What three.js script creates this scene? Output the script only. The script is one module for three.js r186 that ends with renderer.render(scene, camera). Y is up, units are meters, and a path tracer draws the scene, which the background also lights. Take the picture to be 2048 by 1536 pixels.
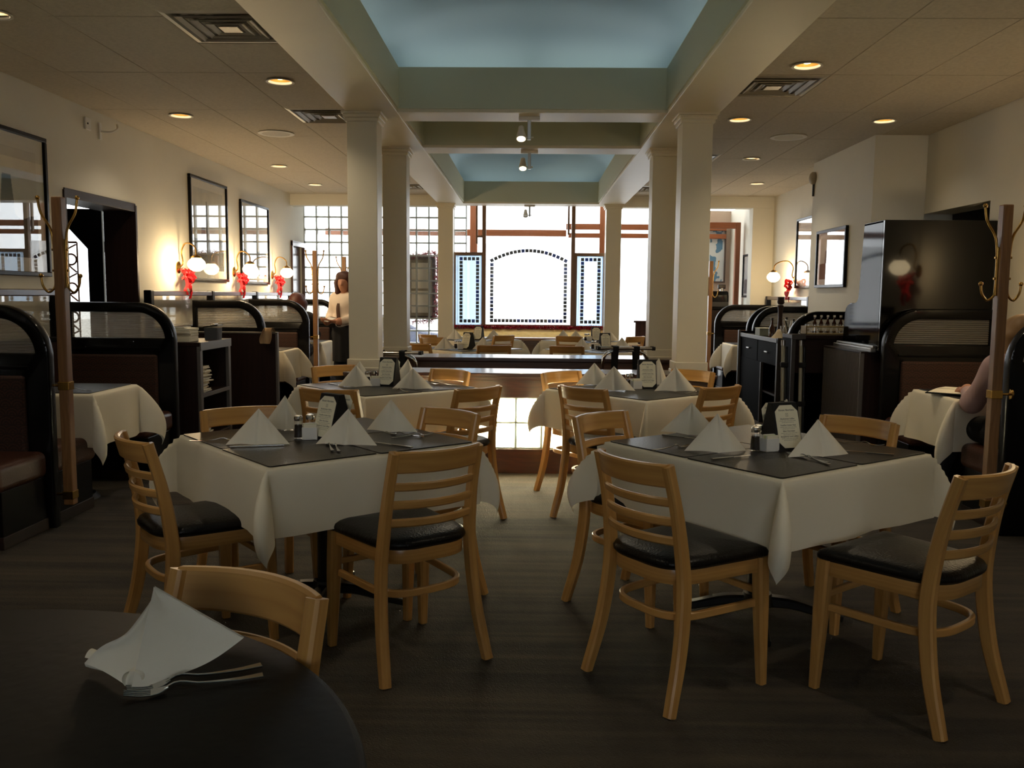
import * as THREE from 'three';
import { RoundedBoxGeometry } from 'three/addons/geometries/RoundedBoxGeometry.js';
import { mergeGeometries, mergeVertices, toCreasedNormals } from 'three/addons/utils/BufferGeometryUtils.js';
import { MarchingCubes } from 'three/addons/objects/MarchingCubes.js';
import { RectAreaLightUniformsLib } from 'three/addons/lights/RectAreaLightUniformsLib.js';

// ---------------------------------------------------------------- camera, sky, exposure
const scene = new THREE.Scene();
const camera = new THREE.PerspectiveCamera(47.38, 2048 / 1536, 0.05, 200);
camera.rotation.order = 'YXZ';
camera.position.set(0, 1.4, 0);
camera.rotation.set(THREE.MathUtils.degToRad(-5.785), THREE.MathUtils.degToRad(1.122), THREE.MathUtils.degToRad(0.5));
const renderer = new THREE.WebGLRenderer({ antialias: true });
renderer.toneMapping = THREE.LinearToneMapping;
renderer.toneMappingExposure = 1.0;
renderer.shadowMap.enabled = true;
scene.background = new THREE.Color(0.93, 0.975, 1.0);      // bright overcast winter sky
scene.backgroundIntensity = 5.0;
RectAreaLightUniformsLib.init();
const WARM = new THREE.Color(1.0, 0.74, 0.42), DOWN = new THREE.Color(1.0, 0.85, 0.62);
const DOWN_I = 2.7, SCONCE_I = 1.6, TRACK_I = 3, COVE = new THREE.Color(1.0, 0.95, 0.86), COVE_I = 3.7;

// ---------------------------------------------------------------- helpers
const { PI, sin, cos, min, max, abs, hypot, atan2, floor, sqrt, pow } = Math;
const V = (x, y, z) => new THREE.Vector3(x, y, z), R = THREE.MathUtils.degToRad;
const mulberry = (a) => () => { a = (a + 0x6d2b79f5) | 0; let t = Math.imul(a ^ (a >>> 15), 1 | a); t = (t + Math.imul(t ^ (t >>> 7), 61 | t)) ^ t; return ((t ^ (t >>> 14)) >>> 0) / 4294967296; };
const rnd = mulberry(7), rr = (a, b) => a + (b - a) * rnd();
const used = new Map();
const numbered = (n) => { const k = used.get(n) ?? 0; used.set(n, k + 1); return k ? n + '_' + String(k).padStart(3, '0') : n; };
const shade = (o) => { o.traverse((c) => { if (c.isMesh) { c.castShadow = true; c.receiveShadow = true; } }); return o; };
function tag(o, label, category, group) { o.userData = { label, category }; if (group) o.userData.group = group; return o; }
function thing(name, label, category, p = [0, 0, 0], turn = 0, group) { const o = new THREE.Group(); o.name = numbered(name); o.position.set(...p); o.rotation.y = turn; scene.add(o); return tag(o, label, category, group); }
const geo = (g) => (Array.isArray(g) ? (g.length > 1 ? mergeGeometries(g.map(fin)) : fin(g[0])) : fin(g));
function part(name, g, m, parent, label) { const o = new THREE.Mesh(geo(g), m); o.name = name; o.castShadow = o.receiveShadow = true; parent.add(o); if (label) o.userData.label = label; return o; }
function one(name, g, m, label, category, group, p, turn) { const o = part(numbered(name), g, m, scene); if (p) o.position.set(...p); if (turn) o.rotation.y = turn; return tag(o, label, category, group); }
function struct(name, g, m, parent) { const o = part(parent ? name : numbered(name), g, m, parent ?? scene); o.userData.kind = 'structure'; return o; }
function structGroup(name) { const o = new THREE.Group(); o.name = numbered(name); o.userData.kind = 'structure'; scene.add(o); return o; }
function copy(src, label, p, turn, group) { const o = src.clone(); o.name = numbered(src.name.replace(/_\d{3}$/, '')); o.userData = { ...src.userData, label }; if (group) o.userData.group = group; o.position.set(...p); o.rotation.set(0, turn ?? src.rotation.y, 0); scene.add(o); return o; }
function fin(g) {
  g = g.index ? g.toNonIndexed() : g;
  if (!g.attributes.normal) g.computeVertexNormals();
  for (const k of Object.keys(g.attributes)) if (!['position', 'normal', 'uv'].includes(k)) g.deleteAttribute(k);
  if (!g.attributes.uv) uvBox(g, 'y');
  g.clearGroups(); return g;
}
function uvBox(g, along = 'y') {           // uv in metres, the grain (v) running along one axis
  g = g.index ? g.toNonIndexed() : g;
  const p = g.attributes.position, uv = new Float32Array(p.count * 2), a = V(), b = V(), c = V(), n = V();
  for (let i = 0; i < p.count; i += 3) {
    a.fromBufferAttribute(p, i); b.fromBufferAttribute(p, i + 1); c.fromBufferAttribute(p, i + 2);
    n.subVectors(b, a).cross(c.clone().sub(a)); const ax = abs(n.x), ay = abs(n.y), az = abs(n.z);
    const drop = ax >= ay && ax >= az ? 'x' : ay >= az ? 'y' : 'z', rest = ['x', 'y', 'z'].filter((k) => k !== drop);
    const vk = rest.includes(along) ? along : rest[1], uk = rest.find((k) => k !== vk);
    [a, b, c].forEach((q, j) => { uv[(i + j) * 2] = q[uk]; uv[(i + j) * 2 + 1] = q[vk]; });
  }
  g.setAttribute('uv', new THREE.BufferAttribute(uv, 2)); return g;
}
function bx(w, h, d, x = 0, y = 0, z = 0, r = 0.004, along) {
  r = min(r, w * 0.45, h * 0.45, d * 0.45);
  const g = r > 0.0005 ? new RoundedBoxGeometry(w, h, d, 1, r) : new THREE.BoxGeometry(w, h, d);
  g.translate(x, y, z); return uvBox(g, along ?? (w >= h && w >= d ? 'x' : h >= d ? 'y' : 'z'));
}
const box2 = (x0, x1, y0, y1, z0, z1, r = 0.003, along) => bx(abs(x1 - x0), abs(y1 - y0), abs(z1 - z0), (x0 + x1) / 2, (y0 + y1) / 2, (z0 + z1) / 2, r, along);
const cyl = (r0, r1, h, x, y, z, n = 20) => new THREE.CylinderGeometry(r0, r1, h, n).translate(x, y, z);
const tube = (pts, r, n = 24, m = 8, closed = false) => new THREE.TubeGeometry(new THREE.CatmullRomCurve3(pts, closed), n, r, m, closed);
const lathe = (p, n = 24) => toCreasedNormals(new THREE.LatheGeometry(p.map(([r, y]) => new THREE.Vector2(r, y)), n), 0.7);
function sweep(pts, sec, n = 16, side = V(1, 0, 0), closed = false, tension = 'centripetal') {   // chamfered bar along a curve
  const cv = new THREE.CatmullRomCurve3(pts, closed, tension), pos = [], uv = [], idx = [];
  const L = cv.getLength(), rows = closed ? n : n + 1;
  for (let i = 0; i <= n; i++) {
    const t = i / n, c = cv.getPointAt(t % 1 || (closed ? 0 : t)), T = cv.getTangentAt(t % 1 || (closed ? 0 : t));
    const S0 = typeof side === 'function' ? side(t, c, T) : side, S = S0.clone().addScaledVector(T, -S0.dot(T)).normalize(), N = T.clone().cross(S);
    const [w, h] = sec(t), k = 0.18 * min(w, h), a = w / 2, b = h / 2;
    const o = [[a, b - k], [a - k, b], [k - a, b], [-a, b - k], [-a, k - b], [k - a, -b], [a - k, -b], [a, k - b], [a, b - k]];
    let per = 0; o.forEach(([x, y], j) => { if (j) per += hypot(x - o[j - 1][0], y - o[j - 1][1]); pos.push(c.x + S.x * x + N.x * y, c.y + S.y * x + N.y * y, c.z + S.z * x + N.z * y); uv.push(per, t * L); });
    if (i < n) for (let j = 0; j < 8; j++) { const q = i * 9 + j; idx.push(q, q + 9, q + 1, q + 1, q + 9, q + 10); }
  }
  if (!closed) for (const [b0, f] of [[0, 1], [n * 9, 0]]) for (let j = 1; j < 7; j++) f ? idx.push(b0, b0 + j, b0 + j + 1) : idx.push(b0, b0 + j + 1, b0 + j);
  const g = new THREE.BufferGeometry(); g.setAttribute('position', new THREE.Float32BufferAttribute(pos, 3)); g.setAttribute('uv', new THREE.Float32BufferAttribute(uv, 2)); g.setIndex(idx);
  return toCreasedNormals(g, 0.55);
}
function rings(outline, profile, cap = true) {   // outline [[x,z]..] counter-clockwise from above, profile [[scale,y]..] from below up
  const n = outline.length, pos = [], idx = [], uv = [];
  const cx = outline.reduce((s, p) => s + p[0], 0) / n, cz = outline.reduce((s, p) => s + p[1], 0) / n;
  profile.forEach(([s, y], k) => outline.forEach(([x, z]) => { const X = cx + (x - cx) * s, Z = cz + (z - cz) * s; pos.push(X, y, Z); uv.push(X, Z + (k < 2 ? y : 0)); }));
  for (let k = 0; k < profile.length - 1; k++) for (let i = 0; i < n; i++) { const a = k * n + i, b = k * n + (i + 1) % n; idx.push(a, b, a + n, b, b + n, a + n); }
  if (cap) { const top = pos.length / 3; pos.push(cx, profile.at(-1)[1], cz); uv.push(cx, cz); for (let i = 0; i < n; i++) idx.push((profile.length - 1) * n + i, (profile.length - 1) * n + (i + 1) % n, top); const bot = top + 1; pos.push(cx, profile[0][1], cz); uv.push(cx, cz); for (let i = 0; i < n; i++) idx.push((i + 1) % n, i, bot); }
  const g = new THREE.BufferGeometry(); g.setAttribute('position', new THREE.Float32BufferAttribute(pos, 3)); g.setAttribute('uv', new THREE.Float32BufferAttribute(uv, 2)); g.setIndex(idx);
  return toCreasedNormals(g, 0.9);
}
function roundedOutline(pts, rad, seg = 6) {      // pts [[x,z]..] with one radius per corner
  const out = [], n = pts.length;
  pts.forEach((p, i) => {
    const a = pts[(i + n - 1) % n], b = pts[(i + 1) % n], r = Array.isArray(rad) ? rad[i] : rad;
    const u = [a[0] - p[0], a[1] - p[1]], v = [b[0] - p[0], b[1] - p[1]], lu = hypot(...u), lv = hypot(...v), d = min(r, lu * 0.49, lv * 0.49);
    const A = [p[0] + u[0] / lu * d, p[1] + u[1] / lu * d], B = [p[0] + v[0] / lv * d, p[1] + v[1] / lv * d];
    for (let k = 0; k <= seg; k++) { const t = k / seg; out.push([(1 - t) ** 2 * A[0] + 2 * t * (1 - t) * p[0] + t * t * B[0], (1 - t) ** 2 * A[1] + 2 * t * (1 - t) * p[1] + t * t * B[1]]); }
  });
  return out;
}
const shapeOf = (pts) => new THREE.Shape(pts.map(([x, y]) => new THREE.Vector2(x, y)));
function extr(shape, depth, bevel = 0, seg = 12) { const g = new THREE.ExtrudeGeometry(shape, { depth: depth - 2 * bevel, bevelEnabled: bevel > 0, bevelThickness: bevel, bevelSize: bevel, bevelOffset: -bevel, bevelSegments: 2, curveSegments: seg }); g.translate(0, 0, -depth / 2 + bevel); return g; }
function gridSheet(nu, nv, f) { const g = new THREE.PlaneGeometry(1, 1, nu, nv), p = g.attributes.position; for (let i = 0; i < p.count; i++) { const q = f(p.getX(i) + 0.5, p.getY(i) + 0.5); p.setXYZ(i, q[0], q[1], q[2]); if (q.length > 3) g.attributes.uv.setXY(i, q[3], q[4]); } g.computeVertexNormals(); return g; }

// ---------------------------------------------------------------- noise and textures
const nth = 'first second third fourth fifth sixth seventh eighth ninth tenth eleventh twelfth thirteenth fourteenth fifteenth sixteenth seventeenth eighteenth'.split(' ');
const hash = (x, y, s) => { let h = Math.imul(x, 374761393) ^ Math.imul(y, 668265263) ^ Math.imul(s, 974711); h = Math.imul(h ^ (h >>> 13), 1274126177); return ((h ^ (h >>> 16)) >>> 0) / 4294967296; };
function vn(u, v, nx, ny, s) { const x = u * nx, y = v * ny, i = floor(x), j = floor(y), fx = x - i, fy = y - j, a = fx * fx * (3 - 2 * fx), b = fy * fy * (3 - 2 * fy), w = (q, m) => ((q % m) + m) % m; const h = (p, q) => hash(w(p, nx), w(q, ny), s); return (h(i, j) * (1 - a) + h(i + 1, j) * a) * (1 - b) + (h(i, j + 1) * (1 - a) + h(i + 1, j + 1) * a) * b; }
const fbm = (u, v, nx, ny, s, o = 3) => { let t = 0, k = 0.5, m = 0; for (let i = 0; i < o; i++) { t += k * vn(u, v, nx << i, ny << i, s + i); m += k; k /= 2; } return t / m; };
function tex(w, h, f, size = [1, 1], srgb = true) {
  const d = new Uint8Array(w * h * 4);
  for (let j = 0; j < h; j++) for (let i = 0; i < w; i++) { const c = f((i + 0.5) / w, (j + 0.5) / h), k = (j * w + i) * 4; const a = Array.isArray(c) ? c : [c, c, c]; d[k] = min(255, max(0, a[0])); d[k + 1] = min(255, max(0, a[1])); d[k + 2] = min(255, max(0, a[2])); d[k + 3] = 255; }
  const t = new THREE.DataTexture(d, w, h); t.wrapS = t.wrapT = THREE.RepeatWrapping; t.magFilter = THREE.LinearFilter; t.minFilter = THREE.LinearMipmapLinearFilter; t.generateMipmaps = true; t.repeat.set(1 / size[0], 1 / size[1]); if (srgb) t.colorSpace = THREE.SRGBColorSpace; t.needsUpdate = true; return t;
}
const mixc = (a, b, t) => a.map((x, i) => x + (b[i] - x) * t);
const woodTex = (c0, c1, s, size = [0.5, 1.2]) => tex(256, 512, (u, v) => { const w = fbm(u, v, 3, 2, s, 3), g = vn(u + 0.02 * w, v, 90, 3, s + 5), r = 0.5 + 0.5 * sin((u * 22 + w * 9) * PI * 2 / 2); return mixc(c0, c1, 0.45 * r * 0.5 + 0.35 * g + 0.35 * w); }, size);
const weave = tex(128, 128, (u, v) => 128 + 60 * sin(u * PI * 2 * 32) * sin(v * PI * 2 * 32) + 50 * (fbm(u, v, 16, 16, 3) - 0.5), [0.06, 0.06], false);
const grainN = tex(128, 128, (u, v) => 255 * fbm(u, v, 24, 24, 9, 3), [0.12, 0.12], false);

const S = (c, o = {}) => new THREE.MeshStandardMaterial({ color: c, roughness: 0.6, ...o });
const P = (c, o = {}) => new THREE.MeshPhysicalMaterial({ color: c, roughness: 0.5, ...o });
const paintTex = tex(256, 256, (u, v) => { const n = 246 + 9 * fbm(u, v, 6, 6, 11, 4); return [n, n, n]; }, [3, 3]);
const M = {
  wall: S('#e4dfcf', { map: paintTex, roughness: 0.75, bumpMap: grainN, bumpScale: 0.0004 }),
  trim: S('#e9dfc5', { map: paintTex, roughness: 0.42 }),
  sage: S('#cdceb4', { roughness: 0.6 }),
  teal: S('#a6c4d8', { roughness: 0.55, side: THREE.DoubleSide }),
  tile: S('#cfc5b2', { roughness: 0.9, map: tex(256, 256, (u, v) => { const n = 232 + 22 * fbm(u, v, 40, 40, 21, 2); return [n, n, n]; }, [0.61, 0.61]), bumpMap: grainN, bumpScale: 0.001 }),
  grid: S('#8f8671', { roughness: 0.7 }),
  carpet: S('#ffffff', { roughness: 1, bumpMap: tex(128, 128, (u, v) => 255 * fbm(u, v, 48, 48, 31, 2), [0.15, 0.15], false), bumpScale: 0.004, map: tex(1024, 1024, (u, v) => { const st = fbm(u, v, 5, 34, 41, 3), s2 = vn(u, v, 4, 120, 44), f = fbm(u, v, 180, 180, 47, 2), big = fbm(u, v, 3, 3, 49, 2); const k = 0.5 * st + 0.22 * s2 + 0.12 * big; return mixc(mixc([42, 36, 28], [84, 73, 57], max(0, min(1, (k - 0.22) * 2))), [70, 62, 50], 0.35 * f); }, [3.2, 3.2]) }),
  beech: P('#ffffff', { roughness: 0.34, clearcoat: 0.35, clearcoatRoughness: 0.22, map: woodTex([212, 163, 94], [174, 124, 62], 51) }),
  walnut: P('#ffffff', { roughness: 0.3, clearcoat: 0.5, clearcoatRoughness: 0.12, map: woodTex([82, 44, 28], [46, 24, 16], 61, [0.6, 1.4]) }),
  mahogany: P('#ffffff', { roughness: 0.4, map: woodTex([132, 88, 60], [92, 58, 38], 63, [0.6, 1.4]) }),
  cherry: P('#ffffff', { roughness: 0.35, map: woodTex([176, 104, 60], [134, 74, 40], 66, [0.5, 1.4]) }),
  postWood: P('#ffffff', { roughness: 0.35, map: woodTex([150, 108, 66], [110, 74, 42], 71, [0.3, 1.2]) }),
  laminate: P('#ffffff', { roughness: 0.5, specularIntensity: 0.5, map: woodTex([48, 29, 22], [28, 16, 12], 76, [0.6, 1.6]) }),
  edge: S('#6f6a64', { roughness: 0.4, metalness: 0.4 }),
  black: P('#050404', { roughness: 0.45, specularIntensity: 0.15, clearcoat: 0.28, clearcoatRoughness: 0.1 }),
  gloss: P('#040303', { roughness: 0.5, specularIntensity: 0.0, clearcoat: 0.9, clearcoatRoughness: 0.06, bumpMap: grainN, bumpScale: 0.0002 }),
  vinyl: P('#0c0a09', { roughness: 0.36, specularIntensity: 0.6, bumpMap: grainN, bumpScale: 0.0012 }),
  brownVinyl: P('#4a2b1f', { roughness: 0.36, bumpMap: grainN, bumpScale: 0.0012 }),
  upholstery: S('#ffffff', { roughness: 0.85, bumpMap: weave, bumpScale: 0.001, map: tex(256, 256, (u, v) => { const a = (u * 6) % 1 - 0.5, row = floor(v * 8), b = (v * 8) % 1, aa = ((u * 6 + (row % 2) * 0.5) % 1) - 0.5, d = hypot(aa, b * 0.75), f = sin(d * 26) * 0.5 + 0.5; return mixc(mixc([40, 24, 17], [72, 38, 26], f * (b < 0.9 ? 1 : 0)), [66, 52, 34], 0.3 * fbm(u, v, 40, 40, 81, 2)); }, [0.42, 0.42]) }),
  cloth: S('#eee5cf', { roughness: 0.9, bumpMap: weave, bumpScale: 0.0006, side: THREE.DoubleSide }),
  napkin: S('#efe8d6', { roughness: 0.92, bumpMap: weave, bumpScale: 0.0008, side: THREE.DoubleSide }),
  mat: P('#1d1916', { roughness: 0.36, bumpMap: grainN, bumpScale: 0.0008 }),
  roundTop: P('#14110d', { roughness: 0.6, specularIntensity: 0.35, bumpMap: grainN, bumpScale: 0.0008 }),
  iron: P('#0d0d0d', { roughness: 0.4 }),
  steel: S('#c9c7c2', { metalness: 1, roughness: 0.2 }),
  chrome: S('#d6d6d4', { metalness: 1, roughness: 0.14 }),
  alu: S('#b4b2ad', { metalness: 1, roughness: 0.3 }),
  brass: S('#b08a4a', { metalness: 1, roughness: 0.25 }),
  white: S('#e8e6e0', { roughness: 0.6 }),
  paper: S('#efe8d2', { roughness: 0.8 }),
  rubber: S('#0c0c0c', { roughness: 0.6 }),
  strap: S('#0d0d0e', { roughness: 0.8 }),
  pane: P('#ffffff', { transmission: 1, roughness: 0.0, ior: 1.5 }),
  frosted: P('#dfeefb', { transmission: 1, roughness: 0.86, ior: 1.4 }), frostedLight: P('#ffffff', { transmission: 1, roughness: 0.75, ior: 1.4 }),
  etched: P('#f4fbff', { transmission: 1, roughness: 0.35, ior: 1.5 }),
  ribbed: P('#b4b0a8', { transmission: 0.8, roughness: 0.5, ior: 1.5, side: THREE.DoubleSide }),
  blockGlass: P('#ffffff', { transmission: 1, roughness: 0.12, ior: 1.5 }),
  blockEdge: P('#c2c8c6', { roughness: 0.25, transmission: 0.55 }),
  mortar: S('#b9bcb6', { roughness: 0.8 }),
  glassware: P('#ffffff', { transmission: 1, roughness: 0.03, thickness: 0, ior: 1.45 }),
  bottleBrown: P('#4a2410', { roughness: 0.08, transmission: 0.4 }),
  bottleClear: P('#eef3f0', { roughness: 0.05, transmission: 0.9 }),
  red: P('#c41420', { roughness: 0.5, transmission: 0.35, side: THREE.DoubleSide }),
  redShine: P('#a80d18', { roughness: 0.3, clearcoat: 0.5 }),
  tinsel: S('#b01226', { roughness: 0.25, metalness: 0.6, side: THREE.DoubleSide }),
  gold: P('#f0cd84', { roughness: 0.9, transmission: 0.6, side: THREE.DoubleSide }),
  pepper: S('#241c16', { roughness: 0.8 }), salt: S('#f2efe8', { roughness: 0.8 }),
  skin: P('#b98266', { roughness: 0.55 }), hairBrown: S('#4a2015', { roughness: 0.55 }), hairBlond: S('#8a6a44', { roughness: 0.55 }),
  blouse: S('#e4d4c4', { roughness: 0.85 }), pink: S('#b89a98', { roughness: 0.9 }), darkCloth: S('#15161a', { roughness: 0.9 }),
  lampGlass: new THREE.MeshStandardMaterial({ color: '#fff2d8', emissive: new THREE.Color(1.0, 0.78, 0.45), emissiveIntensity: 6, roughness: 0.4 }),
  bulb: new THREE.MeshStandardMaterial({ color: '#fff2d8', emissive: new THREE.Color(1.0, 0.80, 0.48), emissiveIntensity: 16.0, roughness: 0.4 }),
  goldCone: S('#e0ac58', { metalness: 0.7, roughness: 0.5 }),
  coveTube: new THREE.MeshStandardMaterial({ color: '#ffffff', emissive: new THREE.Color(1, 0.95, 0.86), emissiveIntensity: 4 }),
  concrete: S('#b9b6ae', { roughness: 0.9, map: paintTex }), asphalt: S('#85858a', { roughness: 0.95, map: paintTex }),
};
M.edgeDark = S('#4a4642', { roughness: 0.45, metalness: 0.3 });
M.blackMatte = P('#060505', { roughness: 0.6, specularIntensity: 0.03 });

// ================================================================ THE ROOM
const XL = -3.68, XR = 3.68, HC = 2.91, ZB = 5.0, ZF = -14.3;
{ // floor
  const f = uvBox(box2(XL - 0.3, XR + 0.3, -0.12, 0, -15.7, ZB + 0.2, 0), 'z');
  struct('floor', f, M.carpet);
}
struct('ground', [uvBox(box2(-40, 40, -0.75, -0.5, -60, -15.7, 0), 'z'), uvBox(box2(-40, 40, -0.75, -0.5, ZB + 0.2, 40, 0), 'z'), uvBox(box2(-40, XL - 0.3, -0.75, -0.5, -15.7, ZB + 0.2, 0), 'z')], M.concrete);
struct('road', uvBox(box2(-40, 40, -0.5, -0.49, -30, -19.5, 0), 'z'), M.asphalt);
{ // left wall with two openings, right wall with one and its pier
  const w = (x0, x1) => (y0, y1, z0, z1) => box2(x0, x1, y0, y1, z0, z1, 0);
  const l = w(XL - 0.27, XL), r = w(XR, XR + 0.27), T = 4.0;
  struct('wall_left', [l(0, T, -6.93, ZB), l(2.21, T, -8.18, -6.93), l(0, T, -13.55, -8.18), l(2.15, T, -14.25, -13.55), l(0, T, ZF - 0.1, -14.25)], M.wall);
  struct('wall_right', [r(0, T, -7.2, ZB), r(2.19, T, -8.4, -7.2), r(0, T, -15.7, -8.4), box2(3.19, XR, 0, HC + 0.03, -10.15, -8.38, 0.004)], M.wall);
  struct('wall_back', [box2(XL - 0.27, -1.5, 0, T, ZB, ZB + 0.2, 0), box2(1.5, XR + 0.27, 0, T, ZB, ZB + 0.2, 0), box2(-1.5, 1.5, 0, 1.2, ZB, ZB + 0.2, 0), box2(-1.5, 1.5, 2.76, T, ZB, ZB + 0.2, 0)], M.wall);
  const bw = structGroup('window'); part('window_frame', [...frameG(-1.5, 1.5, 1.2, 2.76, ZB + 0.06, ZB + 0.12, 0.06), box2(-0.53, -0.47, 1.26, 2.7, ZB + 0.06, ZB + 0.12, 0.004), box2(0.47, 0.53, 1.26, 2.7, ZB + 0.06, ZB + 0.12, 0.004)], M.walnut, bw); part('pane', box2(-1.44, 1.44, 1.26, 2.7, ZB + 0.088, ZB + 0.092, 0), M.pane, bw);
  // bulkhead, the stub at its right end, the head over the front openings
  struct('wall_front', [box2(XL, -1.4, 2.745, 4.0, -13.72, -13.5, 0.003), box2(1.4, XR, 2.745, 4.0, -13.72, -13.5, 0.003), box2(3.36, XR, 0, 2.745, -13.72, -13.5, 0.003), box2(XL, XR, 2.84, 4.0, ZF - 0.12, ZF, 0), box2(XL, -0.98, 0, 0.2, ZF - 0.1, ZF, 0), box2(3.5, XR + 0.1, 0, 2.9, -15.7, -13.72, 0)], M.wall);
  struct('ceiling', [box2(XL, XR, 2.84, 2.9, ZF, -13.88, 0)], M.wall).name = 'ceiling_porch';
}
// rear of the openings: vestibule floor and walls beyond the right opening
struct('wall_vestibule', [box2(XR + 0.27, 5.2, -0.1, 0, -8.9, -6.7, 0), box2(XR + 0.27, 5.2, 2.4, 2.5, -8.9, -6.7, 0), box2(5.2, 5.3, 0, 2.5, -8.9, -6.7, 0), box2(XR + 0.27, 5.2, 0, 2.5, -9.0, -8.9, 0), box2(XR + 0.27, 5.2, 0, 2.5, -6.8, -6.7, 0)], S('#8d8a86'));

// ---- suspended ceiling: tiles with recessed joints, cut round the fittings
const downlights = [[-1.8, -6.4], [-3.0, -7.62], [-3.0, -10.55], [-3.0, -12.3], [1.79, -5.92], [1.77, -7.68], [3.0, -7.7], [2.4, -9.8], [3.0, -11.9], [-2.95, -4.9], [2.95, -4.9], [-1.75, -2.4], [1.75, -2.4]];
const diffusers = [[-1.73, -5.16], [-1.73, -7.64], [-1.73, -12.5], [1.73, -6.52], [1.73, -9.83], [1.73, -12.6]];
const plenum = struct('ceiling', [box2(XL, -1.03, 2.94, 3.0, -13.6, ZB, 0), box2(1.03, XR, 2.94, 3.0, -13.6, ZB, 0)], M.grid);
{
  const cols = [1.425, 2.035, 2.645, 3.255, 3.68], row0 = -13.495, rowL = 1.22;
  const shared = new Map();
  for (const sd of [-1, 1]) for (let c = 0; c < 4; c++) for (let k = 0; k < 16; k++) {
    const x0 = cols[c], x1 = cols[c + 1]; let z0 = row0 + k * rowL, z1 = min(z0 + rowL, ZB);
    if (z0 > ZB - 0.2) continue;
    const g = 0.0025, cx = sd * (x0 + x1) / 2;
    const holes = downlights.filter(([x, z]) => abs(x - cx) < (x1 - x0) / 2 && z > z0 && z < z1);
    const diff = diffusers.filter(([x, z]) => abs(x - cx) < (x1 - x0) / 2 && z > z0 - 0.3 && z < z1 + 0.3);
    let zz = [[z0, z1]];
    for (const [, dz] of diff) zz = zz.flatMap(([a, b]) => [[a, min(b, dz - 0.305)], [max(a, dz + 0.305), b]].filter(([p, q]) => q - p > 0.03));
    for (const [a, b] of zz) {
      const cz = (a + b) / 2, hx = (x1 - x0) / 2 - g, hz = (b - a) / 2 - g;
      const key = holes.length ? '' : [hx.toFixed(3), hz.toFixed(3)].join();
      let gm = shared.get(key);
      if (!gm || !key) {
        const s = shapeOf([[-hx, -hz], [hx, -hz], [hx, hz], [-hx, hz]]);
        for (const [x, z] of holes) { const h = new THREE.Path(); h.absarc(x - cx, -(z - cz), 0.085, 0, 2 * PI, true); s.holes.push(h); }
        gm = fin(extr(s, 0.018, 0.003, 20).rotateX(-PI / 2)); if (key) shared.set(key, gm);
      }
      const o = part('ceiling_tile', gm, M.tile, plenum); o.position.set(cx, HC + 0.009 + (hash(k, c, sd + 3) - 0.5) * 0.0016, cz);
    }
  }
}
// ---- roof, beams, fascias, blue vaults
struct('roof', box2(XL - 0.3, XR + 0.3, 3.9, 4.0, ZF - 1.5, ZB + 0.2, 0), M.wall);
for (const [n, sd] of [['beam_left', -1], ['beam_right', 1]]) struct(n, box2(sd * 1.03, sd * 1.42, 2.785, 3.06, -13.88, ZB, 0.006), M.trim);
const crossZ = [[-7.2, -6.84], [-8.8, -8.45], [-13.88, -13.5]];
for (const [a, b] of crossZ) struct('beam', box2(-1.032, 1.032, 2.785, 3.06, a, b, 0.006), M.trim);
const bays = [[-6.84, ZB], [-8.45, -7.2], [-13.5, -8.8]];
const coveAt = [];
for (const [n, [a, b]] of bays.entries()) {
  const cove = n !== 1, ov = cove ? 0.26 : 0, top = cove ? 3.115 : 3.05;      // the fascia stands up as a lip with lamps hidden behind it
  struct('trim_fascia', [box2(-1.03, -1.015, 2.81, top, a, b, 0), box2(1.015, 1.03, 2.81, top, a, b, 0), box2(-1.015, 1.015, 2.81, top, a, a + 0.015, 0), box2(-1.015, 1.015, 2.81, top, b - 0.015, b, 0)], M.sage);
  const za = a - ov, zb = b + (b < ZB ? ov : 0), L = zb - za, X = 1.03 + ov, y0 = 3.06, rise = min(0.5, 0.26 + L * 0.05);
  struct('vault', gridSheet(44, 64, (s, t) => { const u = 2 * s - 1, w = 2 * t - 1, e = min(0.9, 0.7 / (L / 2)), wz = max(0, (abs(w) - (1 - e)) / e); const h = sqrt(max(0, 1 - pow(abs(u), 2.4))) * pow(max(0, 1 - pow(wz, 2.4)), 0.55); return [X * u, y0 + rise * h, (za + zb) / 2 - w * L / 2, s * 2, t * L]; }), M.teal);
  if (cove) { for (let z = a + 0.55; z < min(b, 2); z += 1.5) for (const sd of [-1, 1]) coveAt.push([sd * 1.055, z, 0, n]); for (const x of [-0.5, 0.5]) coveAt.push([x, a - 0.02, 1, n]); }
}
coveAt.forEach(([x, z, across, n], i) => {
  const t = thing('cove_lamp', 'hidden tube lamp of the ' + (n ? 'far' : 'near') + ' blue vault, ' + (across ? 'far end' : x < 0 ? 'left side' : 'right side') + ', ' + (across ? (x < 0 ? 'left one' : 'right one') : nth[floor((z + (n ? 13.5 : 6.84)) / 1.5)] + ' from the far end'), 'lamp', [x, 3.075, z], across ? 0 : PI / 2, 'cove lamps behind the vault fascias');
  part('tube', new THREE.CylinderGeometry(0.008, 0.008, 0.92, 10).rotateZ(PI / 2).translate(0, 0.012, 0), M.coveTube, t); part('base', bx(0.94, 0.012, 0.03, 0, -0.006, 0, 0.003), M.white, t);
  const l = new THREE.RectAreaLight(COVE, n ? COVE_I * 0.16 : across ? COVE_I * 0.8 : COVE_I, 0.92, 0.03); l.position.set(x, 3.1, z); l.lookAt(across ? x : x * 0.4, 3.5, across ? z + 0.35 : z); scene.add(l);
});
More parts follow.
